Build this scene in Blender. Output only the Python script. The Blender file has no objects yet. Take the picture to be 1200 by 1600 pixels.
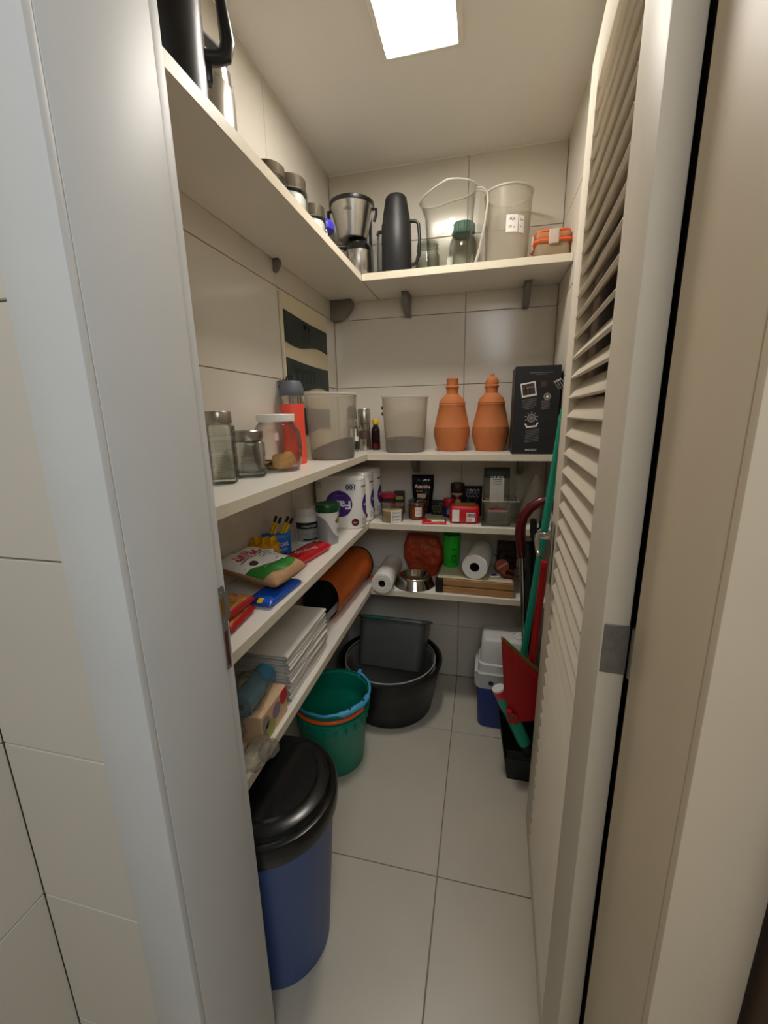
import bpy, bmesh, math, random
from mathutils import Matrix, Vector, noise
random.seed(7)
S = bpy.context.scene
COL = S.collection
R = math.radians
PI = math.pi

# ------------------------------------------------------------------ camera
cam_d = bpy.data.cameras.new('camera')
cam = bpy.data.objects.new('camera', cam_d)
COL.objects.link(cam)
FW = Vector((-0.22589, 0.94694, -0.22865)).normalized()
RT = Vector((0.97357, 0.22753, -0.0195)).normalized()
UP = RT.cross(FW)
m = Matrix((RT, UP, -FW)).transposed().to_4x4()
m.translation = (0.6904, 0.0, 1.3601)
cam.matrix_world = m
cam_d.sensor_fit = 'VERTICAL'
cam_d.sensor_height = 36
cam_d.lens = 643.7 / 1600 * 36
cam_d.clip_start = 0.01
S.camera = cam

# ------------------------------------------------------------------ light and exposure
W = bpy.data.worlds.new('world')
S.world = W
W.use_nodes = True
W.node_tree.nodes['Background'].inputs[0].default_value = (1.0, 0.96, 0.89, 1)
W.node_tree.nodes['Background'].inputs[1].default_value = 0.13
kl = bpy.data.lights.new('kitchen_lamp', 'AREA')
kl.shape = 'RECTANGLE'
kl.size, kl.size_y = 0.9, 0.9
kl.energy = 15
kl.color = (0.95, 0.98, 1.0)
ko = bpy.data.objects.new('kitchen_lamp', kl)
COL.objects.link(ko)
ko.location = (1.0, -0.85, 2.3)
ko.rotation_euler = Vector((-0.6, 1.05, -0.95)).to_track_quat('-Z', 'Y').to_euler()
PANEL = 68.0
S.view_settings.view_transform = 'Standard'
S.view_settings.look = 'None'
S.view_settings.gamma = 1
S.view_settings.use_curve_mapping = False
S.view_settings.exposure = -0.12
S.cycles.transparent_max_bounces = 32
S.cycles.max_bounces = 10
S.cycles.diffuse_bounces = 6
S.cycles.sample_clamp_indirect = 6.0
S.cycles.caustics_reflective = False
S.cycles.caustics_refractive = False

# ------------------------------------------------------------------ materials
def lin(h):
    h = h.lstrip('#')
    c = [int(h[i:i + 2], 16) / 255 for i in (0, 2, 4)]
    return tuple(x / 12.92 if x <= .04045 else ((x + .055) / 1.055) ** 2.4 for x in c) + (1,)

def mat(name, h, rough=.5, metal=0, var=0, scale=20, bump=0, spec=.5, stretch=None, emit=0, h2=None):
    m = bpy.data.materials.new(name)
    m.use_nodes = True
    nt = m.node_tree
    p = nt.nodes['Principled BSDF']
    c = lin(h)
    p.inputs['Base Color'].default_value = c
    p.inputs['Roughness'].default_value = rough
    p.inputs['Metallic'].default_value = metal
    p.inputs['Specular IOR Level'].default_value = spec
    if emit:
        p.inputs['Emission Color'].default_value = c
        p.inputs['Emission Strength'].default_value = emit
    if var or bump or h2:
        tc = nt.nodes.new('ShaderNodeTexCoord')
        mp = nt.nodes.new('ShaderNodeMapping')
        if stretch:
            mp.inputs['Scale'].default_value = stretch
        nz = nt.nodes.new('ShaderNodeTexNoise')
        nz.inputs['Scale'].default_value = scale
        nz.inputs['Detail'].default_value = 4
        nt.links.new(tc.outputs['Object'], mp.inputs[0])
        nt.links.new(mp.outputs[0], nz.inputs['Vector'])
        if var or h2:
            rp = nt.nodes.new('ShaderNodeValToRGB')
            d = lin(h2) if h2 else tuple(max(0, x * (1 - var)) for x in c[:3]) + (1,)
            rp.color_ramp.elements[0].color = d
            rp.color_ramp.elements[1].color = c
            rp.color_ramp.elements[0].position = .35
            rp.color_ramp.elements[1].position = .65
            nt.links.new(nz.outputs['Fac'], rp.inputs[0])
            nt.links.new(rp.outputs[0], p.inputs['Base Color'])
        if bump:
            b = nt.nodes.new('ShaderNodeBump')
            b.inputs['Strength'].default_value = bump
            b.inputs['Distance'].default_value = .002
            nt.links.new(nz.outputs['Fac'], b.inputs['Height'])
            nt.links.new(b.outputs[0], p.inputs['Normal'])
    return m

def clear(name, tint='#ffffff', gloss=1.0, rough=.02, milk=0.0, milkcol='#e8e4dc', bump=0, edge='#d9d9d4'):
    """clear glass or film: see-through by tint, mirror by fresnel, a share of milky diffuse"""
    m = bpy.data.materials.new(name)
    m.use_nodes = True
    nt = m.node_tree
    nt.nodes.clear()
    out = nt.nodes.new('ShaderNodeOutputMaterial')
    tr = nt.nodes.new('ShaderNodeBsdfTransparent')
    tr.inputs[0].default_value = lin(tint)
    gl = nt.nodes.new('ShaderNodeBsdfGlossy')
    gl.inputs['Roughness'].default_value = rough
    fr = nt.nodes.new('ShaderNodeLayerWeight')
    pw = nt.nodes.new('ShaderNodeMath')
    pw.operation = 'POWER'
    pw.inputs[1].default_value = 3.5
    nt.links.new(fr.outputs['Facing'], pw.inputs[0])
    mu = nt.nodes.new('ShaderNodeMath')
    mu.operation = 'MULTIPLY_ADD'
    mu.inputs[1].default_value = .55 * gloss
    mu.inputs[2].default_value = .011 * gloss
    mu.use_clamp = True
    nt.links.new(pw.outputs[0], mu.inputs[0])
    # longer path through the wall at grazing angles: deeper tint
    p2 = nt.nodes.new('ShaderNodeMath')
    p2.operation = 'POWER'
    p2.inputs[1].default_value = 2.0
    nt.links.new(fr.outputs['Facing'], p2.inputs[0])
    mc = nt.nodes.new('ShaderNodeMixRGB')
    mc.inputs[1].default_value = lin(tint)
    mc.inputs[2].default_value = lin(edge)
    nt.links.new(p2.outputs[0], mc.inputs[0])
    nt.links.new(mc.outputs[0], tr.inputs[0])
    base = tr
    if milk:
        df = nt.nodes.new('ShaderNodeBsdfDiffuse')
        df.inputs[0].default_value = lin(milkcol)
        tl = nt.nodes.new('ShaderNodeBsdfTranslucent')
        tl.inputs[0].default_value = lin(milkcol)
        m0 = nt.nodes.new('ShaderNodeMixShader')
        m0.inputs[0].default_value = .45
        nt.links.new(df.outputs[0], m0.inputs[1])
        nt.links.new(tl.outputs[0], m0.inputs[2])
        m1 = nt.nodes.new('ShaderNodeMixShader')
        m1.inputs[0].default_value = milk
        nt.links.new(tr.outputs[0], m1.inputs[1])
        nt.links.new(m0.outputs[0], m1.inputs[2])
        base = m1
    mx = nt.nodes.new('ShaderNodeMixShader')
    nt.links.new(mu.outputs[0], mx.inputs[0])
    nt.links.new(base.outputs[0], mx.inputs[1])
    nt.links.new(gl.outputs[0], mx.inputs[2])
    nt.links.new(mx.outputs[0], out.inputs[0])
    if bump:
        tc = nt.nodes.new('ShaderNodeTexCoord')
        nz = nt.nodes.new('ShaderNodeTexNoise')
        nz.inputs['Scale'].default_value = 45
        nt.links.new(tc.outputs['Object'], nz.inputs['Vector'])
        b = nt.nodes.new('ShaderNodeBump')
        b.inputs['Strength'].default_value = bump
        b.inputs['Distance'].default_value = .006
        nt.links.new(nz.outputs['Fac'], b.inputs['Height'])
        nt.links.new(b.outputs[0], gl.inputs['Normal'])
        nt.links.new(b.outputs[0], fr.inputs['Normal'])
    return m

M = dict(
    wtile=mat('wall_tile', '#dcd6c9', .16, var=.03, scale=3),
    ftile=mat('floor_tile', '#cbc4b5', .28, var=.05, scale=5),
    grout=mat('grout', '#a09483', .9),
    ceil=mat('ceiling_paint', '#ece8e0', .8),
    wood_white=mat('white_enamel', '#e4dac8', .48, spec=.22, var=.02, scale=14, bump=.04),  # door paint, its white warmed to carry the warm light
    jamb=mat('jamb_enamel', '#dddedd', .48, spec=.35, var=.03, scale=8, bump=.05),
    cream=mat('cream_edge', '#e0d0b2', .5, var=.05, scale=30),
    shelf=mat('shelf_melamine', '#e9e4da', .3),
    shelfu=mat('shelf_banding', '#e6dcc6', .4),
    brown=mat('dark_wood', '#4b3320', .5, var=.3, scale=8, stretch=(1, 1, .1)),
    gap=mat('hinge_gap_shade', '#22160e', .9),  # near-black colour stands in for the shade inside the hinge gap
    jamb_warm=mat('jamb_enamel_warm_lit', '#dfceb4', .48, spec=.35, var=.03, scale=8, bump=.05),  # jamb paint with the warm light of the right side put into its colour
    grey=mat('bracket_grey', '#77736d', .5),
    steel=mat('brushed_steel', '#b9b4ac', .28, 1, var=.12, scale=60, stretch=(1, 1, .05)),
    steel2=mat('polished_steel', '#c4bfb6', .14, 1),
    hinge=mat('hinge_steel', '#94918c', .4, .55, var=.15, scale=90),
    black=mat('black_plastic', '#131416', .35),
    blackm=mat('black_matte', '#1a1b1d', .5),
    blackg=mat('black_gloss', '#0d0e10', .12),
    lamp=mat('lamp_frame', '#e9e3d8', .5),
    white=mat('white_plastic', '#eceae4', .3),
    whitep=mat('white_paper', '#efece6', .7),
    paper=mat('tissue', '#f2efe9', .95, bump=.3, scale=160),
    clay=mat('terracotta', '#c4733f', .75, var=.1, scale=9, bump=.1),
    coral=mat('coral_coat', '#f4553f', .38),
    gunm=mat('gunmetal', '#5d6068', .5),
    glass=clear('clear_glass', '#fdfdfd', 1.3),
    glassg=clear('greenish_glass', '#fcfdfc', 1.7, edge='#8d9a92'),
    plasticc=clear('clear_plastic', '#fbfbf9', 1.3, .05),
    bowlc=clear('bowl_plastic', '#fafaf8', 1.4, .08, milk=.16, milkcol='#e6e4de'),
    lidg=mat('sea_green_lid', '#3c7466', .4),
    wtiler=mat('wall_tile_satin', '#dcd6c9', .5, var=.03, scale=3),
    film=clear('clear_film', '#f2f0ea', 1.6, .08, milk=.16, milkcol='#dcd8d0', bump=1.0),
    filmw=clear('milky_film', '#f6f4ee', 1.2, .2, milk=.6, milkcol='#ebe7de', bump=.8),
    frost=clear('frosted_plastic', '#fbf9f5', .8, .3, milk=.19, milkcol='#efece4'),
    frostr=clear('frosted_rim', '#f2eee6', .8, .3, milk=.85, milkcol='#efece4'),
    pellet=mat('brown_pellets', '#5f4636', .85, var=.5, scale=140, bump=.6),
    rub=mat('green_rubber', '#26332f', .6, var=.15, scale=12),
    rubd=mat('green_rubber_print', '#17211d', .65),
    teal=mat('teal_plastic', '#0d8a70', .38),
    teald=mat('teal_inner', '#0b6b58', .45),
    tealp=mat('teal_pole', '#1fa487', .38),
    blue=mat('bin_blue', '#3b5488', .42),
    coolb=mat('cooler_blue', '#12398f', .4),
    coolw=mat('cooler_white', '#d3d4d3', .45),
    ltblue=mat('sky_blue_plastic', '#4aa6d2', .4),
    red=mat('red_plastic', '#b30d14', .38),
    redp=mat('red_print', '#c81824', .35),
    dred=mat('burgundy', '#5a1016', .25),
    orange=mat('orange_cloth', '#c05a14', .6, var=.1, scale=12),
    orangeb=mat('orange_bag', '#b8431c', .5, var=.15, scale=14),
    orangep=mat('orange_plastic', '#f0641f', .35),
    green=mat('green_plastic', '#23c22b', .3),
    dgreen=mat('dark_green_lid', '#0e4a25', .35),
    ggreen=mat('bag_green', '#2f7d2c', .4),
    yellow=mat('yellow_plastic', '#e3b80c', .4),
    yel2=mat('pasta_yellow', '#d99a12', .5, var=.35, scale=60, bump=.4),
    bluep=mat('bag_blue', '#1a66b8', .4),
    blue2=mat('packet_blue', '#1650b4', .3),
    navy=mat('navy_print', '#1f2566', .4),
    purple=mat('purple_print', '#43247e', .45),
    silver=mat('silver_print', '#a3a6a6', .4, .3),
    sugar=mat('brown_sugar', '#b78f68', .85, var=.2, scale=160, bump=.3),
    popcorn=mat('popcorn_print', '#a35d1c', .35, h2='#e0a75e', scale=70),
    cracker=mat('cracker', '#bd8a4e', .8, var=.25, scale=60, bump=.3),
    jam=mat('orange_jam', '#b0521a', .3),
    grain=mat('beige_grain', '#c9ae82', .9, var=.2, scale=200),
    soy=mat('dark_sauce', '#1c0709', .12),
    pine=mat('pine_wood', '#b98a55', .55, var=.18, scale=8, stretch=(.6, 6, 6)),
    palew=mat('pale_board', '#d3cbb0', .55),
    dbrown=mat('dark_brown', '#33201a', .5),
    dgrey=mat('grey_plastic', '#4b4f4e', .32),
    olive=mat('olive_rubber', '#6a6412', .6),
    pink=mat('pink_lid', '#d8294d', .35),
    bluelid=mat('blue_lid', '#3a36c9', .35),
    board=mat('cream_board', '#d9cdae', .45),
    sack=mat('sack_sheet', '#dad5cb', .5, var=.08, scale=10, bump=.1),
    slate=mat('blue_roll', '#3f7f99', .35, var=.1, scale=20),
    boxcream=mat('print_cream', '#d9b58f', .5),
    lilac=mat('print_lilac', '#8c7b94', .5),
    lime=mat('print_lime', '#a3a552', .5),
    greyp=mat('print_grey', '#8f8a84', .5),
    brownp=mat('print_brown', '#4c352b', .5),
    wood_in=mat('bare_wood', '#7a5a20', .7),
    wood_in2=mat('mortise_wood', '#52281a', .7),
    lampe=mat('lamp_diffuser', '#fff8ee', .5, emit=PANEL),
)

# ------------------------------------------------------------------ builders
class B:
    def __init__(s):
        s.bm = bmesh.new()

    def add(s, bm2, Mx=None):
        if Mx is not None:
            bmesh.ops.transform(bm2, matrix=Mx, verts=bm2.verts)
        me = bpy.data.meshes.new('tmp')
        bm2.to_mesh(me)
        bm2.free()
        s.bm.from_mesh(me)
        bpy.data.meshes.remove(me)
        return s

    def box(s, c, d, bev=0, seg=2, Mx=None):
        b = bmesh.new()
        bmesh.ops.create_cube(b, size=1)
        bmesh.ops.scale(b, vec=d, verts=b.verts)
        if bev:
            bmesh.ops.bevel(b, geom=b.edges[:], offset=bev, segments=seg, profile=.5, affect='EDGES')
        bmesh.ops.translate(b, vec=c, verts=b.verts)
        return s.add(b, Mx)

    def lathe(s, prof, c=(0, 0, 0), seg=32, sx=1, sy=1, closed=False, Mx=None):
        b = bmesh.new()
        rings = []
        for r, z in prof:
            if r < 1e-6:
                rings.append([b.verts.new((0, 0, z))])
            else:
                rings.append([b.verts.new((r * sx * math.cos(2 * PI * i / seg), r * sy * math.sin(2 * PI * i / seg), z)) for i in range(seg)])
        pairs = list(zip(rings, rings[1:])) + ([(rings[-1], rings[0])] if closed else [])
        for a, d in pairs:
            for i in range(seg):
                j = (i + 1) % seg
                if len(a) == 1 and len(d) == 1:
                    continue
                if len(a) == 1:
                    b.faces.new((a[0], d[i], d[j]))
                elif len(d) == 1:
                    b.faces.new((a[i], a[j], d[0]))
                else:
                    b.faces.new((a[i], a[j], d[j], d[i]))
        if not closed:
            for rg in (rings[0], rings[-1]):
                if len(rg) > 1:
                    b.faces.new(rg)
        bmesh.ops.translate(b, vec=c, verts=b.verts)
        return s.add(b, Mx)

    def vessel(s, prof, t=.002, c=(0, 0, 0), seg=32, sx=1, sy=1, Mx=None):
        """open vessel with real wall: prof = outer profile from bottom edge upward"""
        inner = [(max(r - t, .001), z) for r, z in prof][::-1]
        inner[-1] = (inner[-1][0], inner[-1][1] + t)
        return s.lathe([(0, prof[0][1])] + prof + inner + [(0, prof[0][1] + t)], c, seg, sx, sy, False, Mx)

    def tube(s, pts, r, seg=8, closed=False, Mx=None):
        b = bmesh.new()
        P = [Vector(p) for p in pts]
        n = len(P)
        rs = r if isinstance(r, (list, tuple)) else [r] * n
        tan = []
        for i in range(n):
            if closed:
                t = P[(i + 1) % n] - P[i - 1]
            else:
                t = P[min(i + 1, n - 1)] - P[max(i - 1, 0)]
            tan.append(t.normalized())
        u = tan[0].orthogonal().normalized()
        rings = []
        for i in range(n):
            u = (u - tan[i] * u.dot(tan[i])).normalized()
            v = tan[i].cross(u)
            rings.append([b.verts.new(P[i] + rs[i] * (math.cos(2 * PI * k / seg) * u + math.sin(2 * PI * k / seg) * v)) for k in range(seg)])
        for i in range(n if closed else n - 1):
            a, d = rings[i], rings[(i + 1) % n]
            for k in range(seg):
                b.faces.new((a[k], a[(k + 1) % seg], d[(k + 1) % seg], d[k]))
        if not closed:
            b.faces.new(rings[0])
            b.faces.new(rings[-1])
        return s.add(b, Mx)

    def prism(s, poly, h, Mx=None, bev=0):
        b = bmesh.new()
        lo = [b.verts.new((x, y, 0)) for x, y in poly]
        hi = [b.verts.new((x, y, h)) for x, y in poly]
        b.faces.new(lo[::-1])
        b.faces.new(hi)
        n = len(poly)
        for i in range(n):
            b.faces.new((lo[i], lo[(i + 1) % n], hi[(i + 1) % n], hi[i]))
        if bev:
            bmesh.ops.bevel(b, geom=b.edges[:], offset=bev, segments=2, profile=.5, affect='EDGES')
        return s.add(b, Mx)

    def grid(s, fn, nu, nv, closed_u=False, Mx=None):
        b = bmesh.new()
        vs = [[b.verts.new(fn(i / (nu if closed_u else nu - 1), j / (nv - 1))) for j in range(nv)] for i in range(nu)]
        for i in range(nu if closed_u else nu - 1):
            for j in range(nv - 1):
                i2 = (i + 1) % nu
                b.faces.new((vs[i][j], vs[i2][j], vs[i2][j + 1], vs[i][j + 1]))
        return s.add(b, Mx)

    def sphere(s, c, r, seg=16, d=(1, 1, 1), Mx=None):
        b = bmesh.new()
        bmesh.ops.create_uvsphere(b, u_segments=seg, v_segments=seg // 2 + 1, radius=r)
        bmesh.ops.scale(b, vec=d, verts=b.verts)
        bmesh.ops.translate(b, vec=c, verts=b.verts)
        return s.add(b, Mx)

    def warp(s, fn):
        for v in s.bm.verts:
            v.co = Vector(fn(v.co))
        return s

    def out(s, name, mt, parent=None, smooth=38, recalc=True, label=None):
        bmesh.ops.remove_doubles(s.bm, verts=s.bm.verts, dist=1e-6)
        if recalc:
            bmesh.ops.recalc_face_normals(s.bm, faces=s.bm.faces)
        me = bpy.data.meshes.new(name)
        s.bm.to_mesh(me)
        s.bm.free()
        if smooth:
            me.shade_smooth()
            me.set_sharp_from_angle(angle=R(smooth))
        me.materials.append(M[mt] if isinstance(mt, str) else mt)
        o = bpy.data.objects.new(name, me)
        COL.objects.link(o)
        if parent:
            o.parent = parent
        if label:
            o['label'] = label
        return o

def T(name, label, cat, loc=(0, 0, 0), rz=0, group=None):
    o = bpy.data.objects.new(name, None)
    o.empty_display_size = .05
    COL.objects.link(o)
    o.location = loc
    o.rotation_euler = (0, 0, R(rz))
    o['label'] = label
    o['category'] = cat
    if group:
        o['group'] = group
    return o

def tag(o, label, cat, group=None):
    o['label'] = label
    o['category'] = cat
    if group:
        o['group'] = group
    return o

def struct(o, label=None):
    o['kind'] = 'structure'
    if label:
        o['label'] = label
    return o

def rotM(axis, deg, loc=(0, 0, 0)):
    return Matrix.Translation(loc) @ Matrix.Rotation(R(deg), 4, axis)

# flat print: mapping functions (u, v) -> point
def onY(x0, y0, z0):
    return lambda u, v: (x0 + u, y0 - .0006, z0 + v)

def onCyl(rad, z0, th0=-90, cx=0, cy=0):
    def f(u, v):
        r = rad(z0 + v) if callable(rad) else rad
        th = R(th0) + u / r
        return (cx + (r + .0006) * math.cos(th), cy + (r + .0006) * math.sin(th), z0 + v)
    return f

def print_rect(parent, mt, fn, u0, u1, v0, v1, nu=8, nv=4, name='printed_panel'):
    return B().grid(lambda a, b: fn(u0 + (u1 - u0) * a, v0 + (v1 - v0) * b), nu, nv).out(name, mt, parent, recalc=False)

def print_disc(parent, mt, fn, r, ru=None, u=0, v=0, r0=0, name='printed_disc', n=20, rings=4):
    return B().grid(lambda a, b: fn(u + (ru or r) / r * (r0 + (r - r0) * max(b, .001)) * math.cos(2 * PI * a), v + (r0 + (r - r0) * max(b, .001)) * math.sin(2 * PI * a)), n, rings, True).out(name, mt, parent, recalc=False)

def text(parent, s, mt, fn, w=None, h=None, u=0, v=0, rot=0, name='lettering', bold=0):
    cu = bpy.data.curves.new('txt', 'FONT')
    cu.body = s
    cu.resolution_u = 2
    cu.offset = bold
    ob = bpy.data.objects.new('txt', cu)
    me = bpy.data.meshes.new_from_object(ob)
    bpy.data.objects.remove(ob)
    xs = [p.co.x for p in me.vertices]
    ys = [p.co.y for p in me.vertices]
    W0, H0 = max(xs) - min(xs), max(ys) - min(ys)
    cx, cy = (max(xs) + min(xs)) / 2, (max(ys) + min(ys)) / 2
    kx = w / W0 if w else h / H0
    ky = h / H0 if h else kx
    ca, sa = math.cos(R(rot)), math.sin(R(rot))
    for p in me.vertices:
        a, b = (p.co.x - cx) * kx, (p.co.y - cy) * ky
        p.co = Vector(fn(u + a * ca - b * sa, v + a * sa + b * ca))
    me.materials.append(M[mt])
    o = bpy.data.objects.new(name, me)
    COL.objects.link(o)
    o.parent = parent
    return o

class Pouch:
    """soft packet: S(u, v, side) on u, v in [-1, 1]; front is -y, height z in 0..h"""
    def __init__(s, w, h, t, seed=0, wr=.003, flat=0, Mx=None, pw=4, ph=6, freq=1.0):
        s.w, s.h, s.t, s.seed, s.wr, s.flat, s.pw, s.ph, s.freq = w, h, t, seed, wr, flat, pw, ph, freq
        s.M = Mx or Matrix()

    def S(s, u, v, side=-1, off=0):
        e = max(0, 1 - abs(u) ** s.pw) ** .5 * max(0, 1 - abs(v) ** s.ph) ** .5
        if s.flat and v < 0:
            e = max(0, 1 - abs(u) ** s.pw) ** .5
        n = noise.noise(Vector((u * 2.3 * s.freq + s.seed, v * 2.3 * s.freq, s.seed * 1.7 + side)))
        n2 = noise.noise(Vector((u * 6 * s.freq, v * 6 * s.freq + s.seed, side * 3.1)))
        y = side * (s.t / 2 * e + .0007 + (s.wr * n + s.wr * .6 * n2) * min(1, e * 1.6) + off)
        return s.M @ Vector((u * s.w / 2, y, (v + 1) * s.h / 2))

    def body(s, name, mt, parent, nu=22, nv=22, label=None):
        b = B()
        b.grid(lambda a, c: s.S(2 * a - 1, 2 * c - 1, -1), nu, nv)
        b.grid(lambda a, c: s.S(2 * a - 1, 2 * c - 1, 1), nu, nv)
        def edge(a, c):
            k = a * 4 % 4
            q = a * 4 - int(min(3.999, a * 4))
            k = int(min(3.999, a * 4))
            u, v = [(-1 + 2 * q, -1), (1, -1 + 2 * q), (1 - 2 * q, 1), (-1, 1 - 2 * q)][k]
            return s.S(u, v, -1 + 2 * c)
        return b.grid(edge, 4 * (nu - 1) + 1, 2).out(name, mt, parent, 60, label=label)

    def fn(s, side=-1):
        return lambda u, v: s.S(max(-.999, min(.999, u / (s.w / 2))), max(-.999, min(.999, v / (s.h / 2))), side, .0008)

LIE = Matrix.Rotation(R(-90), 4, 'X')   # a standing pouch laid on its back, front up

def lying(w, h, t, seed, **k):
    return Pouch(w, h, t, seed, Mx=Matrix.Translation((0, -h / 2, t / 2)) @ LIE, **k)

# ================================================================== SETTING
H = 2.375
WX, WY = 0.9767, 1.9708
Z1, Z2, Z3, Z4 = 1.893, 1.2005, 0.8987, 0.5862
FY0, FY1 = 0.38, 0.565
OX0, OX1, OZ = 0.279, 0.915, 2.135
ZJ = [0.0, .289] + [.289 + .3 * k for k in range(1, 8)]
if ZJ[-1] < H - .01:
    ZJ.append(H)
TM = {}

def tile(parent, c, d, mt):
    key = (tuple(round(x, 3) for x in d), mt)
    if key not in TM:
        o = B().box((0, 0, 0), d, .0012, 1).out('tile', mt, parent, 0)
        TM[key] = o.data
    else:
        o = bpy.data.objects.new('tile', TM[key])
        COL.objects.link(o)
        o.parent = parent
    o.location = c
    return o

G = .0024
wl = struct(B().box((-.055, .1, H / 2), (.1, 3.9, H)).out('wall_left', 'grout', None, 0))
YJ = [-1.0, -.4, .2, .38, .565, .8, 1.4, WY]
for y0, y1 in zip(YJ, YJ[1:]):
    if (y0, y1) == (.38, .565):
        continue
    for z0, z1 in zip(ZJ, ZJ[1:]):
        e_ = .0016 if y1 == .38 else 0
        tile(wl, (-.004, (y0 + y1 + e_) / 2, (z0 + z1) / 2), (.008, y1 - y0 - G + e_, z1 - z0 - G), 'wtile')
wb = struct(B().box((WX / 2, WY + .055, H / 2), (WX + .2, .1, H)).out('wall_back', 'grout', None, 0))
for x0, x1 in ((0, .602), (.602, WX)):
    for z0, z1 in zip(ZJ, ZJ[1:]):
        tile(wb, ((x0 + x1) / 2, WY + .004, (z0 + z1) / 2), (x1 - x0 - G, .008, z1 - z0 - G), 'wtile')
wr = struct(B().box((WX + .055, (FY1 + WY) / 2, H / 2), (.1, WY - FY1 - .002, H)).out('wall_right', 'grout', None, 0))
for y0, y1 in ((FY1, .77), (.77, 1.37), (1.37, WY)):
    for z0, z1 in zip(ZJ, ZJ[1:]):
        tile(wr, (WX + .004, (y0 + y1) / 2, (z0 + z1) / 2), (.008, y1 - y0 - G, z1 - z0 - G), 'wtiler')
b = B()
b.box((OX0 / 2 - .01, (FY0 + FY1) / 2 + .002, H / 2), (OX0 + .02 - .012, FY1 - FY0 - .012, H))
b.box(((OX1 + 1.9) / 2 + .006, (FY0 + FY1) / 2 + .002, H / 2), (1.9 - OX1, FY1 - FY0 - .012, H))
b.box(((OX0 + OX1) / 2, (FY0 + FY1) / 2 + .002, (OZ + .012 + H) / 2), (OX1 - OX0 + .04, FY1 - FY0 - .012, H - OZ - .012))
wf = struct(b.out('wall_front', 'grout', None, 0))
for z0, z1 in zip(ZJ, ZJ[1:]):
    tile(wf, (.1405, FY0 + .004, (z0 + z1) / 2), (.281 - G, .008, z1 - z0 - G), 'wtile')
    tile(wf, (1.40, FY0 + .004, (z0 + z1) / 2), (.98, .008, z1 - z0 - G), 'wtile')
fl = struct(B().box((.9, .1, -.06), (2.1, 3.9, .1)).out('floor', 'grout', None, 0))
FX = [-.002, .602, 1.202, 1.802]
FY = [-1.44, -.84, -.24, .366, .966, 1.569, WY]
for x0, x1 in zip(FX, FX[1:]):
    for y0, y1 in zip(FY, FY[1:]):
        xa = min(x1, WX) if y0 > .5 else x1
        if xa - x0 < .05:
            continue
        tile(fl, ((x0 + xa) / 2, (y0 + y1) / 2, -.005), (xa - x0 - .003, y1 - y0 - .003, .01), 'ftile')
struct(B().box(((WX) / 2, (FY1 + WY) / 2 - .05, H + .05), (WX + .2, WY - FY1 + .3, .1)).out('ceiling', 'ceil', None, 0))
struct(B().tube([(0.004, WY - .002, H - .002), (WX - .004, WY - .002, H - .002)], .004, 6).out('trim_5', 'ceil'), 'thin bead of sealant along the ceiling at the back wall')

# door frame: two jambs with casing, head
def jamb(name, sgn, xl, label):
    o = struct(B().box((xl - sgn * .006, (FY0 + .538) / 2, OZ / 2 + .01), (.028, .538 - FY0, OZ + .02), .002).out(name, 'jamb'), label)
    B().box((xl - sgn * .014, (.538 + FY1) / 2, OZ / 2), (.028, FY1 - .538 - .001, OZ), .0015).out('rebate', 'jamb', o)
    return o
# left lining face at x=.287, rebate .279 ; right lining face at x=.889
tl = struct(B().box((.273, (FY0 + .538) / 2, OZ / 2 + .01), (.028, .538 - FY0, OZ + .02), .002).out('trim_1', 'jamb'), 'white painted left door jamb with a strike plate')
B().box((.265, .5515, OZ / 2), (.028, .027, OZ), .0015).out('rebate', 'jamb', tl)
B().box((.2435, FY0 - .006, OZ / 2 + .03), (.087, .012, OZ + .06), .003).out('casing', 'jamb', tl)
tr = struct(B().box((.903, (FY0 + .538) / 2, OZ / 2 + .01), (.028, .538 - FY0, OZ + .02), .002).out('trim_2', 'jamb_warm'), 'painted right door jamb carrying the hinge, warm light put into its colour')
B().box((.9115, .5645, OZ / 2), (.024, .053, OZ), .0015).out('rebate', 'gap', tr)  # shade of the narrow gap beside the leaf painted as dark colour
B().box((.9295, FY0 - .006, OZ / 2 + .03), (.081, .012, OZ + .06), .003).out('casing', 'jamb_warm', tr)
th = struct(B().box((.588, (FY0 + .538) / 2, OZ + .018), (.602, .538 - FY0, .028), .002).out('trim_3', 'jamb'), 'white painted head of the door frame')
B().box((.588, FY0 - .006, OZ + .075), (.776, .012, .09), .003).out('casing', 'jamb', th)
# strike plate
pl = B()
pts = [(.535, .949), (.547, .949), (.549, 1.032), (.558, 1.039), (.5575, 1.081), (.549, 1.085), (.548, 1.096), (.535, 1.096)]
pl.prism(pts, .0016, Matrix(((0, 0, 1, .2868), (1, 0, 0, 0), (0, 1, 0, 0), (0, 0, 0, 1))))
sp = pl.out('strike_plate', 'hinge', tl, 0, label='steel strike plate with two slots')
B().box((.2886, .5405, 1.061), (.0006, .010, .030)).out('latch_slot', 'wood_in', sp, 0)
B().box((.2886, .5405, .987), (.0006, .007, .062)).out('bolt_slot', 'wood_in2', sp, 0)
for z in (1.086, 1.036):
    B().lathe([(0, 0), (.0022, 0), (.0018, .0008), (0, .0009)], (0, 0, 0), 10, Mx=rotM('Y', 90, (.2884, .541, z))).out('screw', 'grey', sp)

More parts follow.
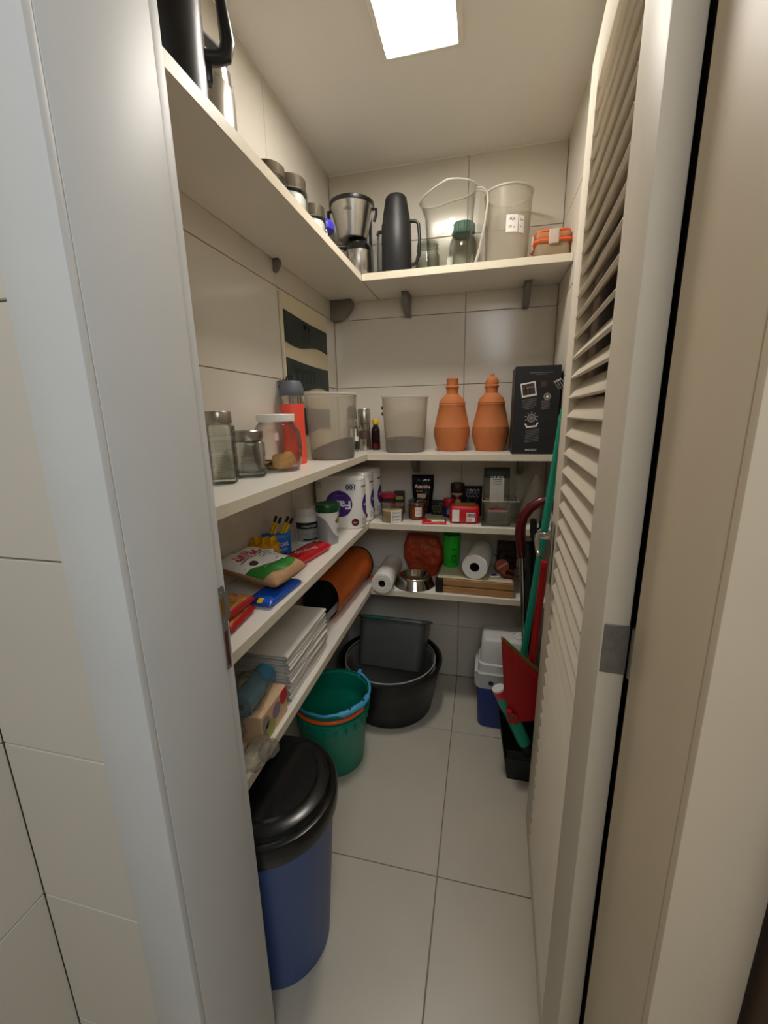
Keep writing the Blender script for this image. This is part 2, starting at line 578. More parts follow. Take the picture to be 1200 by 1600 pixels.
# louvered door, opened inwards along the right wall
DL, DT = .648, .034
def leafwarp(co):
    return (co.x + (co.y / .65) * (.0113 * co.z - .013), co.y, co.z)
dr = bpy.data.objects.new('door_1', None)
COL.objects.link(dr)
dr.location = (.857, .56, 0)
dr.rotation_euler = (0, 0, R(-3.1))
struct(dr, 'open white louvered door with a lever handle')
ST0, ST1, ZB, ZT = .13, .53, .075, 2.0
ZLO, ZHI = .01, 2.115
B().box((DT / 2, ST0 / 2, (ZLO + ZHI) / 2), (DT, ST0, ZHI - ZLO), .003).warp(leafwarp).out('stile', 'wood_white', dr)
B().box((DT / 2, (ST1 + DL) / 2, (ZLO + ZHI) / 2), (DT, DL - ST1, ZHI - ZLO), .003).warp(leafwarp).out('stile', 'wood_white', dr)
B().box((DT / 2, (ST0 + ST1) / 2, (ZT + ZHI) / 2), (DT, ST1 - ST0, ZHI - ZT), .002).warp(leafwarp).out('top_rail', 'wood_white', dr)
B().box((DT / 2, (ST0 + ST1) / 2, (ZLO + ZB) / 2), (DT, ST1 - ST0, ZB - ZLO), .002).warp(leafwarp).out('bottom_rail', 'wood_white', dr)
z = ZB + .02
k = 0
while z < ZT - .012:
    ang = 52 + random.uniform(-2.5, 2.5)
    B().box((0, 0, 0), (.0515, ST1 - ST0 + .004, .0075), .0028, 2, Mx=rotM('Y', -ang, (DT / 2, (ST0 + ST1) / 2, z))).warp(leafwarp).out('slat', 'wood_white', dr)
    z += .0438
    k += 1
hb = B().box((DT / 2 + .001, -.0012, 1.045), (DT - .003, .0024, .072), .0006, 1)
hg = hb.out('hinge', 'hinge', dr, label='steel butt hinge with three screws')
B().tube([(DT + .006, -.008, 1.009), (DT + .006, -.008, 1.081)], .006, 12).out('knuckle', 'hinge', hg)
B().box((DT + .013, -.009, 1.045), (.012, .002, .072)).out('fixed_leaf', 'hinge', hg)
for z in (1.02, 1.045, 1.07):
    B().lathe([(0, 0), (.0042, 0), (.0036, .0009), (0, .0006)], Mx=rotM('X', 90, (DT / 2 - .002, -.0024, z)), seg=12).out('screw', 'grey', hg)
# lever handle with plate on the far stile, on the face towards the shelves
hd = B().box((-.004, .585, .985), (.006, .036, .17), .002).warp(leafwarp).out('handle_plate', 'steel', dr)
B().box((-.022, .585, 1.034), (.038, .02, .02), .004).warp(leafwarp).out('neck', 'steel2', hd)
B().tube([(-.04, .585, 1.034), (-.043, .575, 1.026), (-.041, .555, 1.0), (-.038, .54, .99), (-.034, .528, .992)], [.008, .007, .006, .006, .005], 10).warp(leafwarp).out('lever', 'steel2', hd)

# brown cabinet beside the right casing
kc = T('cabinet', 'dark brown wooden cabinet beside the right door casing', 'cabinet', (1.22, .342, 0))
B().box((0, 0, 1.05), (.49, .07, 2.1), .002).out('body', 'brown', kc)
for x in (-.121, .121):
    dd = B().box((x, -.044, 1.05), (.236, .018, 2.06), .003).out('door', 'brown', kc)
    B().box((x - .09 * (1 if x > 0 else -1), -.06, 1.0), (.012, .014, .12), .003).out('handle', 'steel', dd)

# ceiling light
cl = T('ceiling_light', 'square white panel light on the pantry ceiling', 'ceiling light', (.4875, 1.325, H))
b = B()
for dx, dy, sx, sy in ((0, .108, .232, .016), (0, -.108, .232, .016), (.108, 0, .016, .2), (-.108, 0, .016, .2)):
    b.box((dx, dy, -.007), (sx, sy, .014), .002, 1)
b.out('frame', 'lamp', cl)
B().box((0, 0, -.006), (.2, .2, .008)).out('diffuser', 'lampe', cl, 0)

# ================================================================== SHELVES
SD, BD, STK = .2158, .2762, .0256
names = ['top shelf', 'second shelf from the top', 'third shelf from the top', 'lowest shelf']
for nm, z in zip(names, (Z1, Z2, Z3, Z4)):
    o = B().box((SD / 2 - .0005, (FY1 + WY) / 2, z - STK / 2), (SD - .004, WY - FY1 - .004, STK), .0008, 1).out('shelf_board', 'shelf', None, 0)
    tag(o, 'long white shelf board along the left wall, ' + nm, 'shelf')
    B().box((SD - .0015, (FY1 + WY - BD) / 2, z - STK / 2), (.002, WY - BD - FY1 - .004, STK), .0004, 1).out('edge_band', 'shelfu', o, 0, label='cream edge band')
    o = B().box(((SD + WX) / 2 + .0002, WY - BD / 2, z - STK / 2), (WX - SD - .004, BD - .004, STK), .0008, 1).out('shelf_board', 'shelf', None, 0)
    tag(o, 'short white shelf board across the back wall, ' + nm, 'shelf')
    B().box(((SD + WX) / 2, WY - BD + .0005, z - STK / 2), (WX - SD - .004, .002, STK), .0004, 1).out('edge_band', 'shelfu', o, 0, label='cream edge band')

def bracket(loc, rz, label):
    t = T('shelf_bracket', label, 'bracket', loc, rz)
    n = 8
    poly = [(0, 0), (.1, 0), (.1, -.006)] + [(.1 * math.cos(PI / 2 * i / n) ** .8 + .012, -.006 - .079 * math.sin(PI / 2 * i / n) ** 1.25) for i in range(1, n + 1)] + [(0, -.085)]
    # profile in local (y outwards negative), thickness along x
    Mx = Matrix(((0, 0, 1, -.012), (-1, 0, 0, 0), (0, 1, 0, 0), (0, 0, 0, 1)))
    B().prism(poly, .024, Mx, .003).out('body', 'grey', t)
    B().box((0, -.05, -.0015), (.03, .1, .003), .001, 1).out('top_flange', 'grey', t)
    return t
bracket((.352, WY, Z1 - STK), 0, 'grey wedge bracket under the top back shelf, near the corner')
bracket((.848, WY, Z1 - STK), 0, 'grey wedge bracket under the top back shelf, near the door')
bracket((0, 1.93, Z1 - STK), 90, 'grey wedge bracket under the top left shelf, in the back corner')
bracket((0, 1.392, Z1 - STK), 90, 'small grey bracket under the top left shelf, above the tile joint').scale = (.7, .22, .45)
bracket((.39, WY, Z2 - STK), 0, 'grey wedge bracket under the shelf with the clay jugs, near the corner')
bracket((.86, WY, Z2 - STK), 0, 'grey wedge bracket under the shelf with the clay jugs, near the black box')
bracket((0, 1.9, Z3 - STK), 90, 'grey wedge bracket above the rolled orange mat')


# ================================================================== TOP SHELF
def ring(r, z0, z1, r2=None):
    r2 = r2 or r
    return [(0, z0), (r - .001, z0), (r, z0 + .001), (r2, z1 - .0015), (r2 - .0015, z1), (0, z1)]

# two big jugs at the front end of the long shelf
t = T('thermal_jug', 'large black thermal jug with a loop handle, nearest the door on the top shelf', 'jug', (.13, .768, Z1), 38)
B().lathe([(0, 0), (.068, 0), (.07, .003), (.07, .24), (.06, .275), (.045, .29), (0, .29)], seg=40).out('body', 'steel2', t)
b = B()
b.grid(lambda a, c: ((.0715 - .0 * c) * math.cos(-PI * .86 + a * PI * .72), .0715 * math.sin(-PI * .86 + a * PI * .72), .004 + c * .235), 20, 3)
b.grid(lambda a, c: ((.0705) * math.cos(-PI * .86 + a * PI * .72), .0705 * math.sin(-PI * .86 + a * PI * .72), .004 + c * .235), 20, 3)
b.out('front_cover', 'black', t)
B().lathe([(0, .288), (.047, .288), (.05, .3), (.046, .33), (.03, .345), (0, .348)]).out('lid', 'black', t)
B().tube([(.066, 0, .096), (.088, 0, .1), (.104, 0, .108), (.110, 0, .128), (.104, 0, .19), (.098, 0, .29), (.08, 0, .315), (.04, 0, .325)], [.012, .012, .013, .013, .0095, .009, .009, .009], 12).out('handle', 'black', t)
B().box((.073, 0, .072), (.012, .018, .03), .003).out('handle_mount', 'black', t)

t = T('steel_canister', 'brushed steel canister with a dark strap handle, behind the black thermal jug', 'canister', (.084, .945, Z1), 75)
B().lathe([(0, 0), (.064, 0), (.067, .003), (.067, .144), (.065, .148), (0, .148)], seg=40).out('body', 'steel', t)
B().lathe([(0, .148), (.063, .148), (.062, .178), (.055, .186), (0, .189)], seg=40).out('collar', 'steel2', t)
hp = [(.072, .15), (.077, .19), (.074, .215), (.055, .25), (-.055, .25), (-.074, .215), (-.077, .19), (-.072, .15)]
b = B()
for (x0, z0), (x1, z1) in zip(hp, hp[1:]):
    L = math.hypot(x1 - x0, z1 - z0)
    b.box((0, 0, 0), (.006, .024, L + .003), .001, 1, Mx=Matrix.Translation(((x0 + x1) / 2, 0, (z0 + z1) / 2)) @ Matrix.Rotation(math.atan2(x1 - x0, z1 - z0), 4, 'Y'))
b.out('strap_handle', 'gunm', t)
b = B()
b.box((.086, 0, .172), (.006, .014, .06), .001, 1)
b.out('lever_end', 'gunm', t)
for sx in (-1, 1):
    B().tube([(sx * .064, 0, .14), (sx * .078, 0, .14)], .009, 12).out('pivot', 'gunm', t)

def lidjar(loc, r, h, lidh, label, name='glass_jar', fill=None, fillh=0, group=None):
    t = T(name, label, 'jar', loc, 0, group)
    B().vessel([(r * .9, 0), (r, .006), (r, h * .78), (r * .86, h - lidh * 1.1), (r * .86, h - .004)], .0025, seg=32).out('glass', 'glassg', t)
    if fill:
        B().lathe([(0, .004), (r - .006, .004), (r - .004, .008), (r - .004, fillh * .9), (r * .8, fillh), (0, fillh * .98)], seg=24).out('contents', fill, t)
    B().lathe(ring(r * .94, h - lidh, h), seg=32).out('lid', 'steel2', t)
    return t
lidjar((.103, 1.185, Z1), .05, .118, .036, 'steel-lidded jar on the top shelf, nearest the camera of its row of three')
lidjar((.104, 1.322, Z1), .052, .152, .036, 'steel-lidded jar of white contents, middle of the row of three on the top shelf', fill='white', fillh=.11)
lidjar((.108, 1.485, Z1), .046, .146, .036, 'steel-lidded jar of white contents, farthest of the row of three on the top shelf', fill='white', fillh=.105)
t = T('glass_jar', 'jar with a bright blue lid, beside the steel coffee maker on the top shelf', 'jar', (.09, 1.632, Z1))
B().vessel([(.04, 0), (.044, .006), (.044, .12), (.038, .135), (.038, .15)], .0025).out('glass', 'glassg', t)
B().lathe([(0, .135), (.042, .135), (.043, .14), (.043, .155), (.036, .165), (0, .168)]).out('lid', 'bluelid', t)

# coffee maker
t = T('coffee_maker', 'steel and black coffee maker with a thermal carafe, in the top shelf corner', 'coffee maker', (.15, 1.822, Z1), 8)
B().lathe(ring(.074, 0, .018), (.012, -.015, 0), 36).out('base', 'blackm', t)
b = B()
b.box((.01, .064, .15), (.12, .05, .30), .016, 3)
b.out('column', 'black', t)
B().lathe([(0, .158), (.05, .158), (.056, .162), (.086, .278), (0, .278)], (0, -.012, 0), 44).out('filter_holder', 'steel', t)
B().lathe([(.0, .276), (.088, .276), (.0895, .281), (.089, .29), (.08, .295), (0, .296)], (0, -.012, 0), 44).out('rim', 'black', t)
for sx in (-1, 1):
    B().tube([(sx * .082, -.012, .268), (sx * .097, -.012, .268), (sx * .097, -.012, .248), (sx * .088, -.012, .225)], .006, 8).out('lug', 'black', t)
cf = B().lathe([(0, .02), (.057, .02), (.06, .024), (.061, .108), (0, .108)], (.022, -.022, 0), 40).out('carafe', 'steel', t)
B().lathe([(0, .108), (.0615, .108), (.058, .125), (.046, .142), (.03, .15), (0, .152)], (.022, -.022, 0), 40).out('shoulder', 'blackg', cf)
B().tube([(-.025, -.05, .125), (-.06, -.075, .118), (-.066, -.08, .09), (-.055, -.073, .04), (-.028, -.052, .032)], .009, 10).out('carafe_handle', 'black', cf)
text(t, 'ARNO', 'black', onCyl(lambda z: .086 - (.278 - z) * .262, .245, -95, 0, -.012), w=.034, h=.010)
print_rect(t, 'greyp', onCyl(lambda z: .086 - (.278 - z) * .262, .232, -95, 0, -.012), -.03, .03, -.0005, .0005)

# black thermos
t = T('thermos_flask', 'matt black thermos flask with a side handle, between the coffee maker and the glass jars', 'thermos', (.334, 1.80, Z1))
B().lathe([(0, 0), (.057, 0), (.060, .004), (.058, .19), (.0545, .2), (.053, .212), (0, .212)], seg=40).out('body', 'blackm', t)
B().lathe([(0, .212), (.0535, .212), (.052, .222), (.0435, .268), (.041, .282), (.033, .291), (0, .293)], seg=40).out('cup', 'blackm', t)
B().tube([(.05, 0, .20), (.075, 0, .2), (.088, 0, .188), (.092, 0, .14), (.09, 0, .08), (.078, 0, .052), (.055, 0, .045)], .0065, 10).out('handle', 'black', t)
B().tube([(-.056, 0, .175), (-.072, 0, .175), (-.075, 0, .165)], .008, 8).out('strap_lug', 'black', t)
B().tube([(-.074, 0, .165), (-.077, 0, .10), (-.074, 0, .02)], .004, 8).out('strap', 'blackm', t)

t = T('glass_jar', 'small empty clear glass jar beside the handle of the black thermos flask', 'jar', (.445, 1.90, Z1))
B().vessel([(.046, 0), (.05, .006), (.05, .1), (.043, .118), (.043, .122), (.046, .124), (.046, .13), (.043, .132), (.043, .142)], .003).out('glass', 'glassg', t)
B().lathe([(0, .14), (.044, .14), (.046, .144), (.044, .15), (0, .15)]).out('lid', 'glassg', t)

# oval water pitcher with handle
t = T('water_pitcher', 'clear oval plastic water pitcher with a broad handle, in front of the green-lidded bottle', 'pitcher', (.542, 1.777, Z1))
def pit(z0=0):
    return [(.078, 0), (.082, .006), (.086, .12), (.091, .2), (.097, .262), (.1, .275)]
b = B()
b.vessel(pit(), .0028, seg=48, sx=1, sy=.78)
b.warp(lambda c: (c.x - (.012 * max(0, c.z - .2) / .07 if c.x < 0 else 0), c.y, c.z - max(0, -c.x) * .32 * max(0, c.z - .15) / .12))
b.out('jug_wall', 'plasticc', t)
b = B()
b.tube([((.1 + (.012 if math.cos(q) < 0 else 0) * -math.cos(q)) * math.cos(q), .079 * math.sin(q), .275 - max(0, -math.cos(q)) * .034) for q in [2 * PI * i / 48 for i in range(48)]], .003, 8, True)
b.out('rim', 'frostr', t)
pts = [(.094, 0, .268), (.118, 0, .266), (.137, 0, .25), (.14, 0, .22), (.131, 0, .15), (.115, 0, .07), (.1, 0, .022)]
b = B()
for q in (-.011, .011):
    b.tube([(x, q, z) for x, y, z in pts], .0035, 8)
b.out('handle_rail', 'frostr', t)
b = B()
wide = [.012, .018, .026, .03, .026, .02, .014]
b.grid(lambda a, c: (lambda i, f: (pts[i][0] + f * (pts[min(i + 1, 6)][0] - pts[i][0]) - c * (wide[i] + f * (wide[min(i + 1, 6)] - wide[i])), .0105, pts[i][2] + f * (pts[min(i + 1, 6)][2] - pts[i][2])))(min(6, int(a * 6)), a * 6 - min(6, int(a * 6))), 25, 3)
b.grid(lambda a, c: (lambda i, f: (pts[i][0] + f * (pts[min(i + 1, 6)][0] - pts[i][0]) - c * (wide[i] + f * (wide[min(i + 1, 6)] - wide[i])), -.0105, pts[i][2] + f * (pts[min(i + 1, 6)][2] - pts[i][2])))(min(6, int(a * 6)), a * 6 - min(6, int(a * 6))), 25, 3)
b.out('handle_web', 'plasticc', t)

t = T('glass_bottle', 'clear wide-neck glass bottle with a dark green screw lid, behind the pitcher', 'bottle', (.588, 1.908, Z1))
B().vessel([(.05, 0), (.055, .008), (.057, .11), (.055, .14), (.043, .165), (.038, .172), (.038, .19)], .003, seg=32).out('glass', 'glassg', t)
b = B()
b.lathe([(0, .168), (.042, .168), (.044, .172), (.044, .206), (.041, .21), (0, .21)], seg=32)
for k in range(24):
    q = 2 * PI * k / 24
    b.box((.0445 * math.cos(q), .0445 * math.sin(q), .189), (.004, .004, .032), 0, 1, Mx=None)
b.out('lid', 'lidg', t)

def tub(loc, rt, rb, h, label, rz=0, rim=.008, cat='tub', name='plastic_tub', mt='frost'):
    t = T(name, label, cat, loc, rz)
    B().vessel([(rb - .004, 0), (rb, .004), (rt - .004, h - rim)], .0022, seg=44).out('wall', mt, t)
    B().lathe([(rt - .006, h - rim), (rt - .003, h - rim), (rt, h - rim + .002), (rt, h - .001), (rt - .002, h), (rt - .006, h)], seg=44, closed=True).out('rim', 'frostr', t)
    return t
t = tub((.757, 1.85, Z1), .091, .078, .27, 'tall frosted plastic tub with two handwritten paper labels, on the top shelf')
f = onCyl(lambda z: .078 + .009 * z / .27 + .0015, .14, -77)
print_rect(t, 'whitep', f, -.027, .016, -.028, .028, name='paper_label')
print_rect(t, 'whitep', f, .019, .042, -.030, .026, name='paper_label')
f2 = onCyl(lambda z: .078 + .009 * z / .27 + .0022, .14, -77)
text(t, 'Aja', 'black', f2, w=.02, u=-.006, v=.013)
text(t, '30 u', 'black', f2, w=.021, u=-.008, v=-.011)
text(t, 'Eco', 'black', f2, w=.014, u=.03, v=.012)
text(t, 'Av', 'black', f2, w=.010, u=.029, v=-.010)

t = T('lunch_box', 'small glass lunch box with an orange-rimmed clip lid beside the tall tub', 'food container', (.911, 1.80, Z1), 2)
B().box((0, 0, .03), (.116, .128, .06), .018, 3).out('glass_base', clear('lunch_glass', '#efe6d2', 1.2, .04, milk=.6, milkcol='#d8c9a8'), t)  # beige reflection put into the colour of the glass
B().box((0, 0, .077), (.12, .132, .034), .015, 4).out('lid', clear('peach_plastic', '#f9d9c4', 1.2, .06, milk=.6, milkcol='#f4b58e'), t)
def loop(w, d, z, rr, r):
    pts = []
    for cx, cy, a0 in ((1, 1, 0), (-1, 1, 90), (-1, -1, 180), (1, -1, 270)):
        for k in range(6):
            q = R(a0 + 18 * k)
            pts.append((cx * (w / 2 - rr) + rr * math.cos(q), cy * (d / 2 - rr) + rr * math.sin(q), z))
    return B().tube(pts, r, 8, True)
loop(.124, .136, .061, .02, .004).out('gasket_rim', 'orangep', t)
loop(.112, .124, .091, .02, .004).out('top_rim', 'orangep', t)
for (x, y, sx, sy) in ((0, -.070, .034, .006), (0, .070, .034, .006), (-.064, 0, .006, .04)):
    B().box((x, y, .07), (sx, sy, .046), .002, 1).out('clip', 'frostr', t)

# ================================================================== SECOND SHELF
def squarejar(loc, w, h, lidh, rz, label, rows):
    t = T('square_glass_jar', label, 'jar', loc, rz)
    b = B()
    b.box((0, 0, (h - lidh) / 2), (w, w, h - lidh), w * .16, 3)
    b.out('glass', 'glassg', t)
    b = B()
    b.box((0, 0, (h - lidh) / 2 + .005), (w - .007, w - .007, h - lidh - .014), w * .13, 3)
    b.out('glass_inside', 'glassg', t)
    b = B()
    for k in range(rows):
        zc = (h - lidh) * (k + .5) / rows
        for a in range(4):
            b.box((0, -w / 2, zc), (w * .62, .003, (h - lidh) / rows * .68), .0014, 1, Mx=Matrix.Rotation(a * PI / 2, 4, 'Z'))
    b.out('embossed_panels', 'glassg', t)
    b = B()
    b.lathe([(0, h - lidh), (w * .47, h - lidh), (w * .485, h - lidh + .002), (w * .485, h - .004), (w * .45, h - .001), (w * .38, h - .004), (0, h - .004)], seg=36)
    b.out('lid', 'steel', t)
    return t
squarejar((.058, .915, Z2), .066, .178, .03, 24, 'tall square glass jar with a steel lid, nearest the door frame', 4)
squarejar((.064, 1.035, Z2), .08, .128, .028, 30, 'short square glass jar with a steel lid, beside the cracker jar', 2)

t = T('cracker_jar', 'round clear jar with a white lid and square crackers inside', 'jar', (.082, 1.165, Z2))
B().vessel([(.054, 0), (.064, .006), (.071, .03), (.0745, .075), (.071, .115), (.057, .138), (.052, .143), (.052, .155)], .0025, seg=44).out('glass', 'glassg', t)
B().lathe(ring(.0565, .147, .169), seg=40).out('lid', 'white', t)
for k, (x, y, z, rx, ry, rz) in enumerate([(-.012, .0, .012, 0, 4, 10), (.008, .006, .02, 5, -6, 35), (-.012, .004, .03, -4, 8, 60), (.0, .014, .038, 12, -8, 20), (.02, -.02, .042, 74, 6, 26), (.0, -.028, .04, 68, -8, 10)]):
    cr_ = [(sx * .0225 + (0.004 if (i % 2) else 0) * 0, sy * .0225) for i, (sx, sy) in enumerate([(-.72, -1), (-.3, -1.04), (.3, -1.04), (.72, -1), (1, -.72), (1.04, 0), (1, .72), (.72, 1), (.3, 1.04), (-.3, 1.04), (-.72, 1), (-1, .72), (-1.04, 0), (-1, -.72)])]
    b = B()
    b.prism(cr_, .0055, Matrix.Translation((0, 0, -.00275)), .0012)
    tag(b.out('cracker', 'cracker', None), 'golden square cracker in the white-lidded round jar', 'cracker', 'square crackers in the jar')
crk = [o for o in COL.objects if o.name.startswith('cracker') and o.type == 'MESH']
for o, (x, y, z, rx, ry, rz) in zip(crk, [(-.018, .004, .0085, 0, 0, 20), (-.022, .0, .0175, 6, -9, 40), (-.018, .004, .0275, -4, 10, 65), (-.004, .022, .037, 14, -14, 15), (.016, -.022, .0295, 68, 4, 34), (.028, .012, .034, 60, -6, 62)]):
    o.location = (.082 + x, 1.165 + y, Z2 + z)
    o.rotation_euler = (R(rx), R(ry), R(rz))

t = T('water_bottle', 'coral red insulated bottle with a grey flip lid', 'bottle', (.052, 1.352, Z2), -30)
B().lathe([(0, 0), (.036, 0), (.0385, .003), (.0385, .203), (0, .203)], seg=44).out('body', 'coral', t)
B().lathe([(0, .203), (.037, .203), (.037, .231), (0, .231)], seg=44).out('steel_neck', 'steel2', t)
B().lathe([(0, .23), (.0395, .23), (.0405, .233), (.0405, .255), (.037, .262), (.036, .268), (.03, .278), (0, .28)], seg=44).out('lid', 'gunm', t)
B().box((-.028, -.012, .268), (.034, .028, .026), .008, 3).out('spout_cover', 'gunm', t)
B().tube([(-.032, -.026, .266), (-.046, -.026, .278), (-.046, .002, .288), (-.03, .006, .276)], .0032, 8).out('latch', 'steel2', t)
B().tube([(-.024, -.002, .277), (-.024, .0, .292), (.0, .003, .297), (.014, .005, .292), (.014, .005, .278)], .0032, 8).out('carry_loop', 'black', t)

# cream board with three dark rubber pads against the left wall
t = T('padded_board', 'cream board with dark green rubber pads, leaning flat on the left wall', 'board', (.001, 1.40, Z2))
B().box((.0065, .215, .288), (.012, .425, .576), .002, 1).out('panel', 'board', t)
for k, z in enumerate((.520, .365, .20)):
    n = 14
    top = [(.008 + .402 * i / n, z - .004 * math.sin(PI * i / n) - .010 * (i / n) + .0) for i in range(n + 1)]
    bot = [(.41 - .402 * i / n, z - .098 + .010 * math.sin(PI * 2 * i / n) - .004 * i / n) for i in range(n + 1)]
    pd = B().prism(top + bot, .005, Matrix(((0, 0, 1, .012), (1, 0, 0, 0), (0, 1, 0, 0), (0, 0, 0, 1))), .001).out('rubber_pad', 'rub', t)
    b = B()
    if k == 0:
        b.box((.0174, .17, z - .045), (.0012, .03, .05)).box((.0174, .195, z - .03), (.0012, .05, .016)).box((.0174, .215, z - .05), (.0012, .016, .045))
    else:
        b.box((.0174, .16, z - .035), (.0012, .2, .012))
        for q in range(5):
            b.box((.0174, .09 + q * .04, z - .058), (.0012, .014, .04))
    b.out('moulded_mark', 'rubd', pd)

def pellets(t, r, h, slope=0, seed=1):
    b = B()
    def f(a, c):
        rr = r * c
        x, y = rr * math.cos(2 * PI * a), rr * math.sin(2 * PI * a)
        zz = h + slope * x / r + .004 * noise.noise(Vector((x * 160, y * 160, seed))) + .006 * (1 - c * c)
        return (x, y, max(zz, .006))
    b.grid(f, 48, 16, True)
    b.grid(lambda a, c: (lambda x, y: (x, y, .004 + (max(.006, h + slope * math.cos(2 * PI * a)) + .004 * noise.noise(Vector((x * 160, y * 160, seed))) - .004) * c))(r * math.cos(2 * PI * a), r * math.sin(2 * PI * a)), 48, 3, True)
    o = b.out('pellets', 'pellet', t, 70)
    o['kind'] = 'stuff'
    # single pellets lying proud of the heap
    b = B()
    rd = random.Random(seed)
    for k in range(170):
        a, q = rd.uniform(0, 2 * PI), r * .93 * rd.random() ** .5
        x, y = q * math.cos(a), q * math.sin(a)
        zz = max(.008, h + slope * x / r + .006 * (1 - (q / r) ** 2) + .002)
        b.box((0, 0, 0), (.009, .007, .005), .0015, 1, Mx=Matrix.Translation((x, y, zz)) @ Matrix.Rotation(rd.uniform(0, 6), 4, 'Z') @ Matrix.Rotation(rd.uniform(-.5, .5), 4, 'X'))
    o = b.out('loose_pellets', 'pellet', t, 0)
    o['kind'] = 'stuff'

t = tub((.128, 1.522, Z2), .103, .083, .243, 'open frosted plastic tub with some brown pellets, on the long shelf beside the coral bottle', -10)
pellets(t, .079, .05, .03, 2)
t = tub((.357, 1.83, Z2), .104, .086, .238, 'open frosted plastic tub with brown pellets, beside the clay jugs')
pellets(t, .082, .056, 0, 5)
for q, v in ((-158, .19), (-156, .165)):
    B().sphere((.101 * math.cos(R(q)), .101 * math.sin(R(q)), v), .004, 8, (1, 1, 2)).out('red_stain', 'dred', t)

# little jars in the corner
t = T('spice_grinder', 'tall steel jar stack in the corner, beside the small dark bottle with a yellow cap', 'grinder', (.15, 1.905, Z2))
B().lathe(ring(.0275, 0, .055), seg=28).out('steel_base', 'steel2', t)
B().lathe([(0, .055), (.027, .055), (.027, .085), (.024, .09), (0, .09)], seg=28).out('dark_band', 'brownp', t)
B().lathe(ring(.0268, .09, .125), seg=28).out('middle', 'steel2', t)
B().lathe([(0, .125), (.028, .125), (.0285, .128), (.0285, .187), (.026, .191), (0, .191)], seg=28).out('cap', 'steel', t)
t = T('spice_jar', 'tall dark-capped spice jar with a pale label, against the left wall in the corner', 'jar', (.085, 1.92, Z2))
B().vessel([(.022, 0), (.024, .003), (.024, .12), (.018, .14), (.018, .15)], .002, seg=24).out('glass', 'glassg', t)
B().lathe([(0, .004), (.021, .004), (.021, .11), (0, .11)], seg=24).out('contents', 'brownp', t)
B().lathe([(0, .143), (.021, .143), (.022, .146), (.022, .185), (.012, .205), (0, .207)], seg=24).out('cap', 'black', t)
print_rect(t, 'whitep', onCyl(.0242, .15 - .075, -60), -.016, .016, -.02, .025)
t = T('spice_jar', 'small clear jar with a white lid, in front of the steel jar stack', 'jar', (.118, 1.842, Z2))
B().vessel([(.017, 0), (.019, .003), (.019, .04), (.016, .048)], .002, seg=24).out('glass', 'glassg', t)
B().lathe(ring(.0195, .046, .066), seg=24).out('lid', 'white', t)
t = T('sauce_bottle', 'small dark bottle with a yellow cap, beside the steel jar stack', 'bottle', (.198, 1.928, Z2))
b = B()
prof = [(0, 0), (.019, 0), (.021, .003)]
for k in range(6):
    prof += [(.0212, .012 + k * .012), (.0198, .018 + k * .012)]
prof += [(.021, .088), (.018, .1), (.011, .112), (.0105, .12), (0, .12)]
b.lathe(prof, seg=24).out('body', 'soy', t)
B().lathe(ring(.0215, .006, .03), seg=24).out('red_band', 'dred', t)
B().lathe([(0, .118), (.0135, .118), (.0145, .121), (.0145, .136), (.011, .142), (0, .143)], seg=20).out('cap', 'yellow', t)

# two clay water jugs
def clayjug(loc, label, knob):
    t = T('clay_jug', label, 'clay jug', loc)
    B().lathe([(0, 0), (.056, 0), (.06, .003), (.071, .035), (.0785, .068), (.0795, .085), (.077, .1), (.0775, .1025), (.0755, .105), (.066, .15), (.056, .192), (.0575, .196), (.0565, .199), (.0562, .202), (.0572, .205), (.0545, .209), (.05, .221), (.046, .226), (.034, .236), (.027, .243), (0, .243)], seg=56).out('body', 'clay', t)
    nk = B().vessel([(.0255, .241), (.0245, .252), (.0262, .266), (.0275, .27)], .004, seg=36).out('neck', 'clay', t)
    if knob:
        B().lathe([(0, .268), (.0285, .268), (.0295, .271), (.0285, .275), (.026, .277), (.027, .29), (.022, .302), (.012, .308), (.008, .312), (.0085, .317), (.006, .322), (0, .323)], seg=32).out('lid', 'clay', t)
    else:
        B().lathe([(0, .268), (.0285, .268), (.0295, .271), (.0285, .275), (.0245, .278), (.025, .302), (.0262, .306), (.0245, .309), (.018, .307), (0, .304)], seg=32).out('cup_lid', 'clay', t)
    return t
clayjug((.557, 1.888, Z2), 'terracotta water jug with an upturned cup lid, beside the pellet tub', False)
clayjug((.724, 1.888, Z2), 'terracotta water jug with a knobbed lid, beside the black box', True)

# black appliance box
t = T('appliance_box', 'tall black cardboard box with white printed pictures and text', 'box', (.886, 1.785, Z2))
B().box((0, 0, .164), (.162, .168, .328), .0015, 1).out('carton', 'blackm', t, 0)
f = onY(-.081, -.084, 0)
def bx(x, y):   # print coordinates measured on the face
    return (x * .162, .328 * y)
print_rect(t, 'greyp', f, .05, .135, .302, .3035)
print_rect(t, 'greyp', f, .075, .115, .296, .2972)
def quad(c, w, h, rot, mt, lift=0, name='printed_picture'):
    g = onY(-.081, -.084 - lift, 0)
    ca, sa = math.cos(R(rot)), math.sin(R(rot))
    return print_rect(t, mt, lambda a, b: g(c[0] + a * ca - b * sa, c[1] + a * sa + b * ca), -w / 2, w / 2, -h / 2, h / 2, 2, 2, name)
quad((.05, .243), .054, .052, 9, 'whitep')
quad((.05, .244), .045, .040, 9, 'brownp', .0003)
quad((.05, .250), .040, .004, 9, 'greyp', .0006)
for x in (.04, .055):
    quad((x, .238), .006, .026, 9, 'blackm', .0006)
for k in range(6):
    quad((.055, .207 - k * .0065), .052 if k < 5 else .034, .0016, 9, 'greyp', name='printed_text')
print_disc(t, 'greyp', f, .016, u=.066, v=.138, r0=.010)
print_disc(t, 'lilac', f, .0075, u=.066, v=.138)
